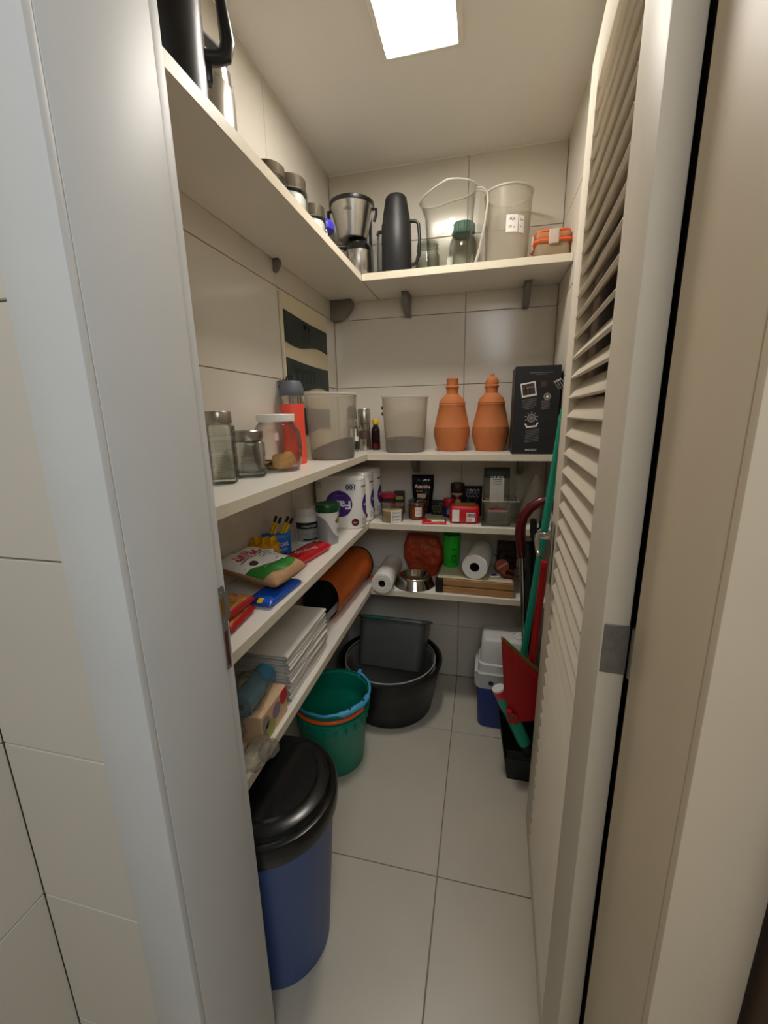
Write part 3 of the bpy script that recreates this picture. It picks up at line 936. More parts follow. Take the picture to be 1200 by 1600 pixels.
for k in range(7):
    a = R(-20 + 220 * k / 6)
    quad((.066 + .0215 * math.cos(a), .138 + .0215 * math.sin(a)), .0015, .005, math.degrees(a) - 90, 'whitep')
quad((.047, .112), .006, .012, 30, 'whitep')
quad((.088, .116), .006, .012, -25, 'whitep')
quad((.068, .106), .04, .006, 7, 'whitep')
for k in range(8):
    quad((.072, .094 - k * .0062), .05, .0015, 7, 'greyp', name='printed_text')
print_disc(t, 'greyp', f, .013, u=.118, v=.216, r0=.008)
print_disc(t, 'whitep', f, .005, u=.118, v=.216)
for k in range(6):
    quad((.113, .2 - k * .0055), .03, .0015, 7, 'greyp', name='printed_text')
quad((.103, .262), .02, .022, 0, 'brownp')
for k in range(4):
    quad((.148 + k * .008, .255 + k * .003), .003, .034, 35, 'greyp')
    print_disc(t, 'whitep', f, .0032, u=.140 + k * .0065, v=.268 + k * .003)
text(t, 'ARNO DOLCE', 'whitep', f, w=.042, h=.008, u=.07, v=.018, bold=.02)

# ================================================================== THIRD SHELF, LEFT RUN
def towelpack(loc, rz, label):
    t = T('paper_towel_pack', label, 'paper towels', loc, rz, )
    r, a, h = .0535, .052, .222
    n = 18
    prof = [(a + r * math.sin(PI * i / n), -r * math.cos(PI * i / n)) for i in range(n + 1)] + [(-a - r * math.sin(PI * i / n), r * math.cos(PI * i / n)) for i in range(n + 1)]
    def dip(p):
        x, y = p
        d = .006 * max(0, 1 - abs(x) / .03)
        return (x, y - math.copysign(d, y))
    prof = [dip(p) for p in prof[:n + 1]] + [dip((x, prof[n][1])) for x in (.03, .015, 0, -.015, -.03)] + [dip(p) for p in prof[n + 1:]] + [dip((x, prof[0][1])) for x in (-.03, -.015, 0, .015, .03)]
    b = B()
    rings = [(.9, 0), (.985, .004), (1, .012), (1, h - .02), (.985, h - .006), (.93, h)]
    bm = bmesh.new()
    vs = [[bm.verts.new((x * k, y * k, z)) for x, y in prof] for k, z in rings]
    N = len(prof)
    for q in range(len(vs) - 1):
        for i in range(N):
            bm.faces.new((vs[q][i], vs[q][(i + 1) % N], vs[q + 1][(i + 1) % N], vs[q + 1][i]))
    bm.faces.new(vs[0])
    bm.faces.new(vs[-1])
    b.add(bm)
    b.out('wrap', 'white', t, 50)
    for sx in (-1, 1):
        B().lathe([(.018, h - .001), (.05, h - .001), (.05, h + .0015), (.018, h + .0015)], (sx * a, 0, 0), 28, closed=True).out('roll_end', 'paper', t)
    # print, upside down as the pack stands on its head; front is -y, the rounded end is +x
    def f(u, v):
        y0 = -r - .0011
        if u <= a:
            d = .006 * max(0, 1 - abs(u) / .03)
            return (u, y0 + d, v)
        th = (u - a) / r
        return (a + (r + .0011) * math.sin(th), -(r + .0011) * math.cos(th), v)
    g = lambda lift: (lambda u, v: (lambda p: (p[0], p[1] - lift, p[2]))(f(u, v)))
    print_disc(t, 'purple', f, .056, u=.002, v=.108, n=36, rings=10, name='printed_disc')
    text(t, 'Fam', 'white', g(.0007), w=.09, h=.036, u=.006, v=.104, rot=180, bold=.03)
    print_rect(t, 'lilac', g(.0006), -.012, .03, .142, .144)
    text(t, '100', 'navy', f, w=.04, h=.02, u=.052, v=.178, rot=180, bold=.03)
    print_rect(t, 'navy', f, .033, .067, .190, .1915)
    print_rect(t, 'navy', f, .033, .067, .165, .1665)
    print_disc(t, 'dred', f, .016, u=.068, v=.03)
    text(t, 'stop', 'white', g(.0006), w=.016, u=.068, v=.03, rot=180)
    for u, v in ((.108, .03), (-.078, .185)):
        print_disc(t, 'greyp', f, .0105, u=u, v=v, r0=.008)
        print_rect(t, 'greyp', f, u - .008, u + .008, v + .0125, v + .0145)
        print_rect(t, 'greyp', f, u - .001, u + .001, v, v + .006)
    print_disc(t, 'purple', f, .044, ru=.03, u=.132, v=.098, n=28, rings=8)
    print_disc(t, 'orangep', g(.0005), .012, ru=.009, u=.142, v=.072)
    text(t, 'Fam', 'white', g(.0007), w=.036, h=.016, u=.130, v=.098, rot=180, bold=.02)
    for k in range(4):
        print_rect(t, 'redp', f, .100 + k * .009, .107 + k * .009, .174, .182)
    print_rect(t, 'greyp', f, -.09, .12, .204, .205, nu=30, nv=2, name='seam_line')
    return t
towelpack((.115, 1.627, Z3), 8, 'white paper towel pack with purple discs, nearest of the three, behind the green-lidded can')
towelpack((.118, 1.748, Z3), 8, 'white paper towel pack, middle of the three packs standing in a row')
towelpack((.124, 1.868, Z3), 4, 'white paper towel pack, farthest of the three, in the shelf corner beside the pink lid')

t = T('snack_can', 'silver and white tapered can with a dark green lid, in front of the paper towels', 'can', (.146, 1.387, Z3), 20)
rc = lambda z: .0345 + .0075 * z / .125
B().lathe([(0, 0), (.034, 0), (.035, .003), (.042, .125), (0, .125)], seg=40).out('body', 'whitep', t)
B().lathe([(0, .124), (.0435, .124), (.0448, .127), (.0448, .148), (.042, .153), (.038, .151), (0, .151)], seg=40).out('lid', 'dgreen', t)
fc = onCyl(lambda z: rc(z), 0, -60)
def wave(a, c):
    u = -.075 + .14 * a
    top = .112 - .1 / (1 + math.exp(-(u + .012) / .011)) * .86
    return fc(u, .003 + (top - .003) * c)
B().grid(wave, 30, 12).out('silver_swoosh', 'silver', t, recalc=False)
for u, v, mt_ in ((.022, .098, 'lime'), (.016, .09, 'olive'), (.03, .1, 'black'), (.026, .086, 'lime')):
    print_disc(t, mt_, fc, .008, u=u, v=v)
for k in range(3):
    print_rect(t, 'greyp', fc, .014, .04, .06 - k * .006, .0625 - k * .006)

t = T('supplement_jar', 'white plastic jar with a black and grey label, behind the blue bag', 'jar', (.056, 1.40, Z3), 25)
B().lathe([(0, 0), (.041, 0), (.044, .003), (.044, .088), (.038, .1), (.036, .104), (0, .104)], seg=40).out('body', 'white', t)
b = B()
b.lathe([(0, .103), (.0385, .103), (.0395, .105), (.0395, .13), (.037, .134), (0, .134)], seg=40)
b.out('lid', 'white', t)
fj = onCyl(.0442, 0, -75)
print_rect(t, 'silver', fj, -.06, .06, .008, .082, 24, 3, name='label')
fj2 = onCyl(.0447, 0, -75)
print_rect(t, 'black', fj2, -.06, .06, .058, .082, 24, 3, name='label_band')
text(t, 'CREAFORT', 'white', onCyl(.0452, 0, -75), w=.06, h=.009, u=-.004, v=.068)
print_rect(t, 'black', fj2, -.03, .03, .014, .02, 16, 2, name='label_band')
for k in range(2):
    print_rect(t, 'greyp', fj2, -.03 + k * .034, -.004 + k * .034, .036, .0395, 10, 2)

def clip(t, x, z, tilt, y=-.006):
    """yellow spring peg with two black tips"""
    Mx = Matrix.Translation((x, y, z)) @ Matrix.Rotation(R(tilt), 4, 'Y')
    c = B().box((-.005, 0, 0), (.008, .012, .042), .002, 1, Mx=Mx).box((.005, 0, 0), (.008, .012, .042), .002, 1, Mx=Mx).out('peg', 'yellow', t)
    B().box((-.007, 0, .030), (.008, .013, .022), .002, 1, Mx=Mx).box((.008, 0, .030), (.008, .013, .022), .002, 1, Mx=Mx).out('black_tip', 'black', c)
    return c
t = T('salt_bag', 'blue bag closed with yellow and black pegs, in front of the white jar', 'bag', (.046, 1.178, Z3), 38)
p = Pouch(.092, .098, .045, 3, .004, flat=1)
p.body('bag', 'bluep', t)
text(t, 'SAL INTEGRAL', 'white', p.fn(), w=.07, h=.012, v=.008, rot=8)
text(t, 'DE MOSSORO', 'white', p.fn(), w=.045, h=.008, u=.006, v=-.008, rot=8)
print_rect(t, 'black', p.fn(), .010, .026, -.040, -.018)
B().box((.01, .0, .101), (.06, .018, .02), .006, 2).out('folded_top', 'filmw', t)
clip(t, -.006, .112, 24)
clip(t, .028, .108, 30, -.008)

t = T('pasta_bag', 'yellow packet of pasta behind the sugar bag', 'packet', (.045, 1.098, Z3), 24)
p = Pouch(.094, .084, .05, 11, .008, flat=1)
p.body('bag', 'yel2', t)
print_rect(t, 'whitep', p.fn(), .004, .03, .004, .03)
print_rect(t, 'black', lambda u, v: tuple(Vector(p.fn()(u, v)) + Vector((0, -.0004, 0))), .006, .018, .014, .027)
B().grid(lambda a, c: (-.04 + .08 * a, .012 * math.sin(a * 22), .082 + .022 * c), 24, 3).out('crimped_top', 'yellow', t)

t = T('food_packet', 'red foil packet lying flat beside the silver can', 'packet', (.132, 1.222, Z3), -10)
p = lying(.072, .2, .034, 5, wr=.003)
p.body('packet', 'redp', t)
text(t, 'Spaghetti', 'white', p.fn(), w=.088, h=.022, u=.012, v=-.02, rot=74)
print_disc(t, 'brownp', p.fn(), .017, u=-.004, v=.07)
print_disc(t, 'yellow', lambda u, v: tuple(Vector(p.fn()(u, v)) + Vector((0, 0, .0005))), .009, ru=.006, u=-.004, v=.07)
print_rect(t, 'brownp', p.fn(), -.034, -.02, -.07, .05)

t = T('rice_packet', 'blue packet lying under the sugar bag at the shelf edge', 'packet', (.166, .925, Z3), -3)
p = lying(.075, .165, .022, 8, wr=.002)
p.body('packet', 'blue2', t)
b = B()
for k, mt_ in enumerate(('yellow', 'navy', 'yellow')):
    print_rect(t, mt_, p.fn(), -.03 + k * .014, -.016 + k * .014, -.0815, -.066)

t = T('sugar_bag', 'white and green bag of brown sugar lying on the blue packet', 'bag', (.106, .965, Z3 + .021), -96)
# local x runs along -Y of the shelf, local y along +X
p = lying(.150, .2, .05, 21, wr=.004, pw=5, ph=4)
p.M = Matrix.Translation((0, .098, .004)) @ Matrix.Rotation(R(-8), 4, 'X') @ Matrix.Translation((0, -.098, 0)) @ p.M
p.body('bag', 'sugar', t, 28, 28)
fp = p.fn()
lift = lambda d: (lambda u, v: tuple(Vector(fp(u, v)) + Vector((0, 0, d))))
def band(mt_, v0, v1, curve, name):
    return B().grid(lambda a, c: fp(-.078 + .156 * a, v0 + (v1 - v0) * c + curve * (1 - (2 * a - 1) ** 2)), 26, 16).out(name, mt_, t, recalc=False)
print_rect(t, 'greyp', fp, -.0785, .0785, -.098, -.06, 26, 8)
B().grid(lambda a, c: lift(.0004)(-.0785 + .157 * a, -.098 + (.142 - .012 * (2 * a - 1) - .03 * (2 * a - 1) ** 2) * c), 26, 20).out('white_print', 'whitep', t, recalc=False)
B().grid(lambda a, c: lift(.0002)(-.0785 + .157 * a, -.01 + (.094 - .026 * (2 * a - 1) ** 2) * c), 26, 16).out('green_print', 'ggreen', t, recalc=False)
text(t, 'união', 'redp', lift(.001), w=.1, h=.042, u=.004, v=-.048, rot=180, bold=.03)
print_rect(t, 'dgreen', lift(.0008), -.06, .06, -.024, -.020, 20, 2)
for k in range(2):
    print_rect(t, 'greyp', lift(.0008), -.05 , .0 , -.012 + k * .010, -.009 + k * .010, 12, 2)
print_disc(t, 'brownp', lift(.0008), .012, u=.044, v=.006)
print_rect(t, 'whitep', lift(.001), -.055, -.03, .03, .05)
text(t, 'U', 'redp', lift(.0014), h=.014, u=-.043, v=.04, rot=180)
text(t, 'Acucar mascavo', 'whitep', lift(.001), w=.05, u=.02, v=.04, rot=180)

for k in range(2):
    t = T('popcorn_bag', ['brown printed bag with red edges, under its twin near the door frame', 'brown printed bag with red edges, on top of its twin near the door frame'][k], 'packet', (.105 - .004 * k, .765 + .004 * k, Z3 + .0255 * k), 4 - 5 * k)
    p = lying(.135, .115, .024, 30 + k, wr=.002, pw=7, ph=7)
    p.body('bag', 'red', t)
    fq = p.fn()
    print_rect(t, 'popcorn', fq, -.061, .061, -.052, .050, 20, 20)
t = T('foil_packet', 'dark blue and white foil packet lying beside the door frame', 'packet', (.125, .675, Z3), 12)
p = lying(.1, .085, .022, 44, wr=.004)
p.body('packet', 'whitep', t)
print_rect(t, 'navy', p.fn(), -.04, .047, -.005, .041, 14, 10)

# ================================================================== THIRD SHELF, BACK RUN
t = T('food_container', 'clear container with a pink lid, beside the farthest paper towel pack', 'food container', (.262, 1.905, Z3))
B().vessel([(.03, 0), (.034, .004), (.038, .08)], .002, seg=28).out('wall', 'plasticc', t)
B().lathe([(0, .078), (.04, .078), (.0425, .081), (.0425, .094), (.038, .098), (0, .098)], seg=32).out('lid', 'pink', t)
print_rect(t, 'whitep', onCyl(lambda z: .0345 + .04 * z * 1.0, .035, -90), -.03, .012, -.02, .02)
for k in range(6):
    print_rect(t, 'greyp', onCyl(lambda z: .0352 + .04 * z, .035, -90), -.026 + k * .005, -.024 + k * .005, -.012, .012, 2, 3)
t = T('food_container', 'low clear tub of beige grain with a handwritten label', 'food container', (.312, 1.752, Z3))
B().vessel([(.043, 0), (.046, .003), (.05, .062), (.052, .064), (.052, .068)], .0018, seg=36).out('wall', 'plasticc', t)
B().lathe([(0, .003), (.043, .003), (.0475, .05), (.03, .053), (0, .051)], seg=28).out('grain', 'grain', t)
B().lathe([(0, .066), (.053, .066), (.054, .069), (.053, .074), (.046, .076), (0, .076)], seg=36).out('lid', 'plasticc', t)
fl_ = onCyl(lambda z: .0465 + .065 * z, .03, -62)
print_rect(t, 'whitep', fl_, -.022, .028, -.028, .028)
for k, s_ in enumerate(('Quinoa', 'lavar', '3 min')):
    text(t, s_, 'black', onCyl(lambda z: .047 + .065 * z, .03, -62), w=.034, u=.003, v=.016 - k * .015)
t = T('spice_box', 'small dark box with a gold label, behind the tub of grain', 'box', (.312, 1.915, Z3), 8)
B().box((0, 0, .052), (.05, .04, .104), .001, 1).out('carton', 'dbrown', t, 0)
print_rect(t, 'lime', onY(0, -.02, .05), -.017, .017, .018, .034)
print_rect(t, 'boxcream', onY(0, -.02, .05), -.02, .02, -.02, .002)
t = T('coffee_bag', 'black stand-up coffee bag with pale lettering, against the back wall', 'bag', (.424, 1.925, Z3), 3)
p = Pouch(.105, .185, .05, 13, .003, flat=1)
p.warp = None
o = p.body('bag', 'blackg', t)
for v in o.data.vertices:
    v.co.x *= .72 + .28 * min(1, v.co.z / .12)
fk = lambda u, v: (lambda q: (q[0] * (.72 + .28 * min(1, q[2] / .12)), q[1] - .0006, q[2]))(p.fn()(u, v))
text(t, 'Autentica', 'whitep', fk, w=.072, h=.018, v=.040, bold=.02)
text(t, 'Autentica', 'red', lambda u, v: tuple(Vector(fk(u, v)) + Vector((0, .0003, 0))), w=.076, h=.021, v=.040, bold=.05)
print_rect(t, 'greyp', fk, -.03, .0, .016, .020)
print_rect(t, 'boxcream', fk, -.026, .018, -.015, .006)
print_disc(t, 'dred', fk, .016, u=.02, v=-.04)
t = T('jam_jar', 'glass jar of orange preserve with a white label and clip lid', 'jar', (.412, 1.815, Z3), 8)
B().vessel([(.034, 0), (.0385, .005), (.0385, .066), (.034, .073), (.034, .08)], .002, seg=36).out('glass', 'glassg', t)
B().lathe([(0, .004), (.035, .004), (.036, .008), (.036, .06), (0, .06)], seg=28).out('preserve', 'jam', t)
B().lathe([(0, .078), (.037, .078), (.0385, .081), (.036, .088), (.02, .094), (0, .095)], seg=32).out('lid', 'glassg', t)
B().tube([(.0375 * math.cos(q), .0375 * math.sin(q), .075) for q in [2 * PI * i / 28 for i in range(28)]], .0014, 6, True).out('wire_bail', 'steel', t)
B().tube([(-.037, -.01, .078), (-.044, -.012, .07), (-.044, -.012, .05), (-.039, -.01, .045)], .0015, 6).out('wire_clip', 'steel', t)
print_rect(t, 'whitep', onCyl(.0392, .036, -82), -.013, .017, -.02, .022)
text(t, 'Doce', 'red', onCyl(.0397, .036, -82), w=.02, u=.002, v=.008)
text(t, 'da casa', 'ggreen', onCyl(.0397, .036, -82), w=.02, u=.002, v=-.006)
t = T('seasoning_sachet', 'flat red and gold sachet lying in front of the jam jar', 'packet', (.497, 1.755, Z3), 6)
p = lying(.105, .085, .009, 17, wr=.0015, pw=8, ph=8)
p.body('sachet', 'redp', t)
print_rect(t, 'lime', p.fn(), -.03, .045, -.005, .036)
print_rect(t, 'whitep', p.fn(), -.012, .045, -.03, -.008)
t = T('tea_tin', 'dark tin with pale scrollwork behind the flat sachet', 'tin', (.497, 1.915, Z3), -4)
B().box((0, 0, .029), (.06, .05, .058), .004, 2).out('tin', 'black', t)
for k in range(3):
    B().tube([(-.022 + .044 * i / 12, -.0255, .016 + k * .012 + .004 * math.sin(i * 1.4 + k)) for i in range(13)], .0012, 5).out('scroll', 'lime', t)
B().box((0, 0, .06), (.058, .048, .006), .002, 1).out('lid', 'rub', t)
t = T('spice_jar', 'small dark jar with a red lid, beside the red biscuit pack', 'jar', (.553, 1.872, Z3))
B().lathe([(0, 0), (.026, 0), (.028, .003), (.028, .045), (.024, .052), (0, .052)], seg=28).out('body', 'navy', t)
B().lathe([(0, .05), (.026, .05), (.0275, .053), (.0275, .075), (.024, .085), (0, .086)], seg=28).out('lid', 'red', t)
print_disc(t, 'greyp', onCyl(.0282, .026, -80), .014)
t = T('instant_coffee_jar', 'brown jar with a dark brown lid and cream collar, at the back of the shelf', 'jar', (.586, 1.932, Z3))
B().lathe([(0, 0), (.028, 0), (.030, .003), (.030, .085), (.026, .094), (0, .094)], seg=28).out('body', 'dred', t)
B().lathe(ring(.0275, .093, .105), seg=28).out('collar', 'boxcream', t)
B().lathe([(0, .104), (.0305, .104), (.032, .107), (.032, .142), (.029, .147), (0, .147)], seg=28).out('lid', 'dbrown', t)
print_disc(t, 'boxcream', onCyl(.0302, .06, -85), .016)
t = T('black_packet', 'black packet with white scribbled print, behind the red biscuit pack', 'packet', (.655, 1.915, Z3), 4)
p = Pouch(.088, .138, .045, 23, .004, flat=1)
p.body('packet', 'black', t)
for k in range(3):
    B().tube([p.fn()(-.03 + .06 * i / 14, .024 + k * .014 + .006 * math.sin(i * 1.9 + k * 2)) for i in range(15)], .0016, 5).out('scribble', 'silver', t)
t = T('biscuit_pack', 'red biscuit pack with a white end and barcode, beside the acrylic bin', 'packet', (.626, 1.785, Z3), 3)
b = B()
b.box((0, 0, .039), (.125, .085, .076), .014, 3)
b.warp(lambda c: (c.x + .002 * noise.noise(Vector((c.x * 40, c.y * 40, c.z * 40))), c.y + .003 * noise.noise(Vector((c.x * 30 + 5, c.y * 30, c.z * 30))), c.z if c.z < .01 else c.z + .003 * noise.noise(Vector((c.x * 30, c.y * 30 + 9, c.z * 30)))))
b.out('pack', 'redp', t)
print_rect(t, 'whitep', lambda u, v: (u, -.0445, .038 + v), -.052, -.022, -.028, .024)
print_rect(t, 'whitep', lambda u, v: (u, -.0445, .038 + v), .008, .045, -.028, .012)
for k in range(9):
    print_rect(t, 'black', lambda u, v: (u, -.0449, .038 + v), .011 + k * .0036, .0125 + k * .0036 + (k % 3) * .0006, -.008, .008, 2, 2)
print_rect(t, 'boxcream', lambda u, v: (u, -.0449, .038 + v), .01, .03, -.026, -.012)
print_rect(t, 'lime', lambda u, v: (u, .0 + v, .0795), -.045, .045, -.025, .025)

t = T('acrylic_bin', 'clear acrylic organizer bin holding packets', 'organizer bin', (.772, 1.80, Z3))
b = B()
w_, d_, h_ = .146, .17, .108
b.box((0, 0, .0015), (w_, d_, .003), .0005, 1)
for (x, y, sx, sy) in ((0, -d_ / 2 + .0015, w_, .003), (0, d_ / 2 - .0015, w_, .003), (-w_ / 2 + .0015, 0, .003, d_ - .006), (w_ / 2 - .0015, 0, .003, d_ - .006)):
    b.box((x, y, h_ / 2 + .0015), (sx, sy, h_ - .003), .0005, 1)
b.out('walls', 'plasticc', t, 0)
b = B()
for (x, y, sx, sy) in ((0, -d_ / 2 + .0015, w_, .0034), (0, d_ / 2 - .0015, w_, .0034), (-w_ / 2 + .0015, 0, .0034, d_), (w_ / 2 - .0015, 0, .0034, d_)):
    b.box((x, y, h_), (sx, sy, .0025))
b.out('rim', 'frostr', t, 0)
t = T('ingredient_pouch', 'tall clear pouch with a white printed label and dark top, in the acrylic bin', 'bag', (.757, 1.815, Z3 + .0035), 2)
p = Pouch(.108, .232, .052, 51, .006, flat=1)
p.body('film', 'film', t)
p2 = Pouch(.094, .1, .046, 52, .004, flat=1)
p2.body('contents', 'grain', t)
print_rect(t, 'rub', p.fn(), -.053, .053, .074, .1155, 16, 8, name='dark_top')
print_rect(t, 'whitep', p.fn(), -.028, .03, -.03, .082, 10, 14, name='label')
pf = lambda u, v: tuple(Vector(p.fn()(u, v)) + Vector((0, -.0006, 0)))
for k in range(4):
    print_rect(t, 'greyp', pf, -.016 + (k % 2) * .006, .02, .066 - k * .007, .069 - k * .007)
B().grid(lambda a, c: (.052 + .028 * c + .004 * math.sin(a * 15), -.012 + .02 * math.sin(c * 3 + a), .1 + .105 * a * (1 - .3 * c)), 14, 8).out('loose_flap', 'film', t)
t = T('ingredient_bag', 'small crinkled clear bag with a red stripe, at the front of the acrylic bin', 'bag', (.765, 1.752, Z3 + .0035), -3)
p = Pouch(.11, .092, .038, 61, .007, flat=1, freq=1.6)
p.body('film', 'film', t)
print_rect(t, 'redp', p.fn(), -.034, .02, .018, .027)
Pouch(.085, .06, .024, 62, .004, flat=1).body('contents', 'greyp', t)
t = T('plastic_bag', 'white translucent plastic bag at the right end of the third shelf', 'bag', (.905, 1.87, Z3), 0)
b = B()
def bagf(a, c):
    th = 2 * PI * a
    r = .058 * (1 - .75 * c ** 1.4) * (1 + .16 * noise.noise(Vector((math.cos(th) * 2, math.sin(th) * 2, c * 4))))
    return (r * math.cos(th) + .02 * c, r * .9 * math.sin(th), .2 * c + .008 * noise.noise(Vector((math.cos(th) * 3, 4, c * 5))) * c)
b.grid(bagf, 40, 24, True)
b.out('bag', 'filmw', t, 60)
B().sphere((0, 0, .045), .044, 20, (1, .9, 1)).out('contents', 'sack', t)

# ================================================================== LOWEST SHELF
ORD = ['topmost'] + [w + ' from the top' for w in 'second third fourth fifth sixth seventh eighth ninth tenth eleventh twelfth thirteenth'.split()] + ['lowest']
for k in range(14):
    b = B()
    hh = .0096
    wdt = .182 + random.uniform(-.006, .003)
    ln = .29 + random.uniform(-.012, .006)
    n = 10
    prof = []
    top = [(-wdt / 2 + wdt * i / n, hh * .98) for i in range(n)]
    fold = [(wdt / 2 - .004 + (hh / 2) * math.sin(PI * i / 8), hh / 2 + (hh / 2 - .0002) * math.cos(PI * i / 8)) for i in range(9)]
    bot = [(wdt / 2 - wdt * i / n, 0) for i in range(1, n + 1)]
    o = B()
    def ff(a, c, k=k, wdt=wdt, ln=ln):
        P_ = top + fold + bot
        i = min(len(P_) - 1, int(round(a * (len(P_) - 1))))
        x, z = P_[i]
        y = -ln / 2 + ln * c
        return (x + .003 * noise.noise(Vector((y * 9, k * 3.3, 0))) * (1 if x > 0 else .2), y, z + .0006 * noise.noise(Vector((y * 14, k * 2.1, x * 12))))
    b.grid(ff, len(top + fold + bot), 16)
    # inner sheet, so that the fold reads as layers
    b.box((-.008, 0, hh * .5), (wdt - .012, ln - .008, .003), .0008, 1)
    o = b.out('folded_sack', 'sack', None, 50)
    o.location = (.108 + random.uniform(-.002, .001), 1.048 + random.uniform(-.004, .004), Z4 + .0004 + k * .0104)
    o.rotation_euler = (0, 0, R(random.uniform(-1.2, 1.2)))
    tag(o, 'folded pale plastic sack, ' + ORD[13 - k] + ' in the stack on the lowest shelf', 'sack', 'folded plastic sacks in one stack')

t = T('printed_box', 'cream box printed with coloured circles, under the blue roll', 'box', (.135, .812, Z4), 0)
B().box((0, 0, .04), (.135, .13, .08), .002, 1).out('carton', 'boxcream', t, 0)
fx = lambda u, v: (.0681, u, .04 + v)
for u, v, r_, mt_ in ((.048, .02, .022, 'redp'), (.006, .008, .02, 'lilac'), (-.03, -.018, .026, 'lime'), (-.048, .012, .018, 'greyp')):
    print_disc(t, mt_, (lambda d: (lambda a, c: (.0681 + d, max(-.0645, min(.0645, a)), max(.0005, min(.0795, .04 + c)))))(.0003 * (u > 0)), r_, u=u, v=v)
t = T('bag_roll', 'blue roll of bags lying on the printed box', 'roll', (.152, .806, Z4 + .0805), 4)
B().tube([(0, -.068, .029), (0, .068, .029)], .029, 28).out('roll', 'slate', t)
B().tube([(0, -.0688, .029), (0, .0688, .029)], .009, 14).out('core_hole', 'black', t)
b = B()
def crumple(cx, cy, cz, sx, sy, sz, seed, b, n=26):
    def f(a, c):
        th, ph = 2 * PI * a, PI * (.02 + .96 * c)
        d = Vector((math.sin(ph) * math.cos(th), math.sin(ph) * math.sin(th), -math.cos(ph)))
        k = 1 + .22 * noise.noise(d * 2.2 + Vector((seed, 0, 0))) + .1 * noise.noise(d * 6 + Vector((0, seed, 0)))
        q = d * k
        return (cx + sx * q.x, cy + sy * q.y, max(cz - sz * .98, cz + sz * q.z))
    b.grid(f, n * 2, n, True)
crumple(-.012, -.03, .034, .052, .085, .0342, 17, b, 22)
b.out('wrapper', 'film', t, 70, label='clear crinkled wrapper')
b = B()
crumple(.0, .0, .085, .066, .030, .0845, 3, b)
o = tag(b.out('plastic_bag', 'film', None, 70), 'crumpled clear plastic bag standing beside the blue roll', 'bag')
o.location = (.120, .694, Z4)
b = B()
crumple(.0, .0, .026, .03, .05, .0255, 8, b)
crumple(.014, .03, .014, .022, .03, .0138, 5, b)
o = tag(b.out('plastic_bag', 'film', None, 70), 'small crumpled clear bag lying at the shelf edge beside the door frame', 'bag')
o.location = (.212, .70, Z4)

# rolled orange mat with dark lining
t = T('rolled_mat', 'rolled orange mat with a dark lining, on the lowest shelf', 'mat', (.118, 1.575, Z4), -3)
def spiral(r0, r1, off, th0, th1):
    def f(a, c):
        th = R(th0 + (th1 - th0) * a)
        r = r0 + (r1 - r0) * a + off
        y = -.205 + .41 * c
        rr = r * (1 + .05 * noise.noise(Vector((math.cos(th) * 1.5, math.sin(th) * 1.5, y * 5))))
        return (rr * math.cos(th) * .98, y + .02 * math.sin(th) , max(.0015 - off * .3, .082 + rr * math.sin(th)))
    return f
b = B()
b.grid(spiral(.079, .082, 0, -62, 268), 60, 24)
b.grid(spiral(.079, .082, -.0018, -62, 268), 60, 24)
for c_ in (0, 1):
    b.grid(lambda a, c: spiral(.079, .082, -.0018 * c, -62, 268)(a, c_), 60, 2)
for a_ in (0, 1):
    b.grid(lambda a, c: spiral(.079, .082, -.0018 * a, -62, 268)(a_, c), 2, 24)
b.out('outer_sheet', 'orange', t, 60)
b = B()
b.grid(spiral(.076, .079, -.0005, -60, 266), 60, 24)
b.grid(spiral(.076, .079, -.002, -60, 266), 60, 24)
b.out('lining', 'blackm', t, 60)
B().tube([spiral(.08, .083, -.001, -50, 180)(i / 30, 1.0) for i in range(31)], .005, 6).out('black_binding', 'blackm', t)
t = T('kitchen_utensil', 'small orange plastic handle sticking out behind the rolled mat', 'utensil', (.16, 1.815, Z4), 0)
B().box((0, 0, .008), (.085, .016, .012), .004, 2).out('handle', 'orangep', t)
B().box((-.07, 0, .008), (.06, .012, .002)).out('blade', 'steel', t)

# white roll of bags
t = T('bag_roll', 'long white roll of bags with a dark core, overhanging the lowest back shelf', 'roll', (.278, 1.78, Z4), 1)
b = B()
b.lathe([(.0165, -.13), (.046, -.13), (.048, -.127), (.0485, -.06), (.0475, -.058), (.0475, .135), (.0165, .135)], seg=44, closed=True, Mx=Matrix.Translation((0, 0, .0487)) @ Matrix.Rotation(R(-90), 4, 'X'))
b.out('film_roll', 'white', t)
for r_ in (.028, .038):
    B().tube([(r_ * math.cos(q), -.1305, .0487 + r_ * math.sin(q)) for q in [2 * PI * i / 36 for i in range(36)]], .0012, 5, True).out('winding_edge', 'sack', t)
b = B()
b.lathe([(.014, -.128), (.0165, -.128), (.0165, .134), (.014, .134)], seg=24, closed=True, Mx=Matrix.Translation((0, 0, .0487)) @ Matrix.Rotation(R(-90), 4, 'X'))
b.out('core', 'brownp', t)

# orange cloth bag
t = T('orange_bag', 'crumpled orange bag with faint pale lettering, behind the steel bowl', 'bag', (.428, 1.926, Z4), -4)
p = Pouch(.2, .205, .062, 71, .010, flat=1, pw=8, ph=8, freq=1.2)
bagw = lambda q: (q[0] * (.62 + .38 * min(1, q[2] / .085)) * (1 - .25 * max(0, q[2] - .14) / .065) + .06 * (q[2] - .08) * -.5, q[1], q[2] * (1 - .32 * q[0] - .5 * max(0, -q[0] - .05)))
o = p.body('bag', 'orangeb', t, 30, 30)
for v in o.data.vertices:
    v.co = Vector(bagw(v.co))
fo = lambda u, v: bagw(tuple(Vector(p.fn()(u, v)) + Vector((0, -.0006, 0))))
text(t, 'SILON', 'sugar', fo, w=.07, h=.018, u=.03, v=.05, rot=-6)
text(t, 'NUM', 'sugar', fo, w=.05, h=.012, u=-.04, v=.075, rot=-4)

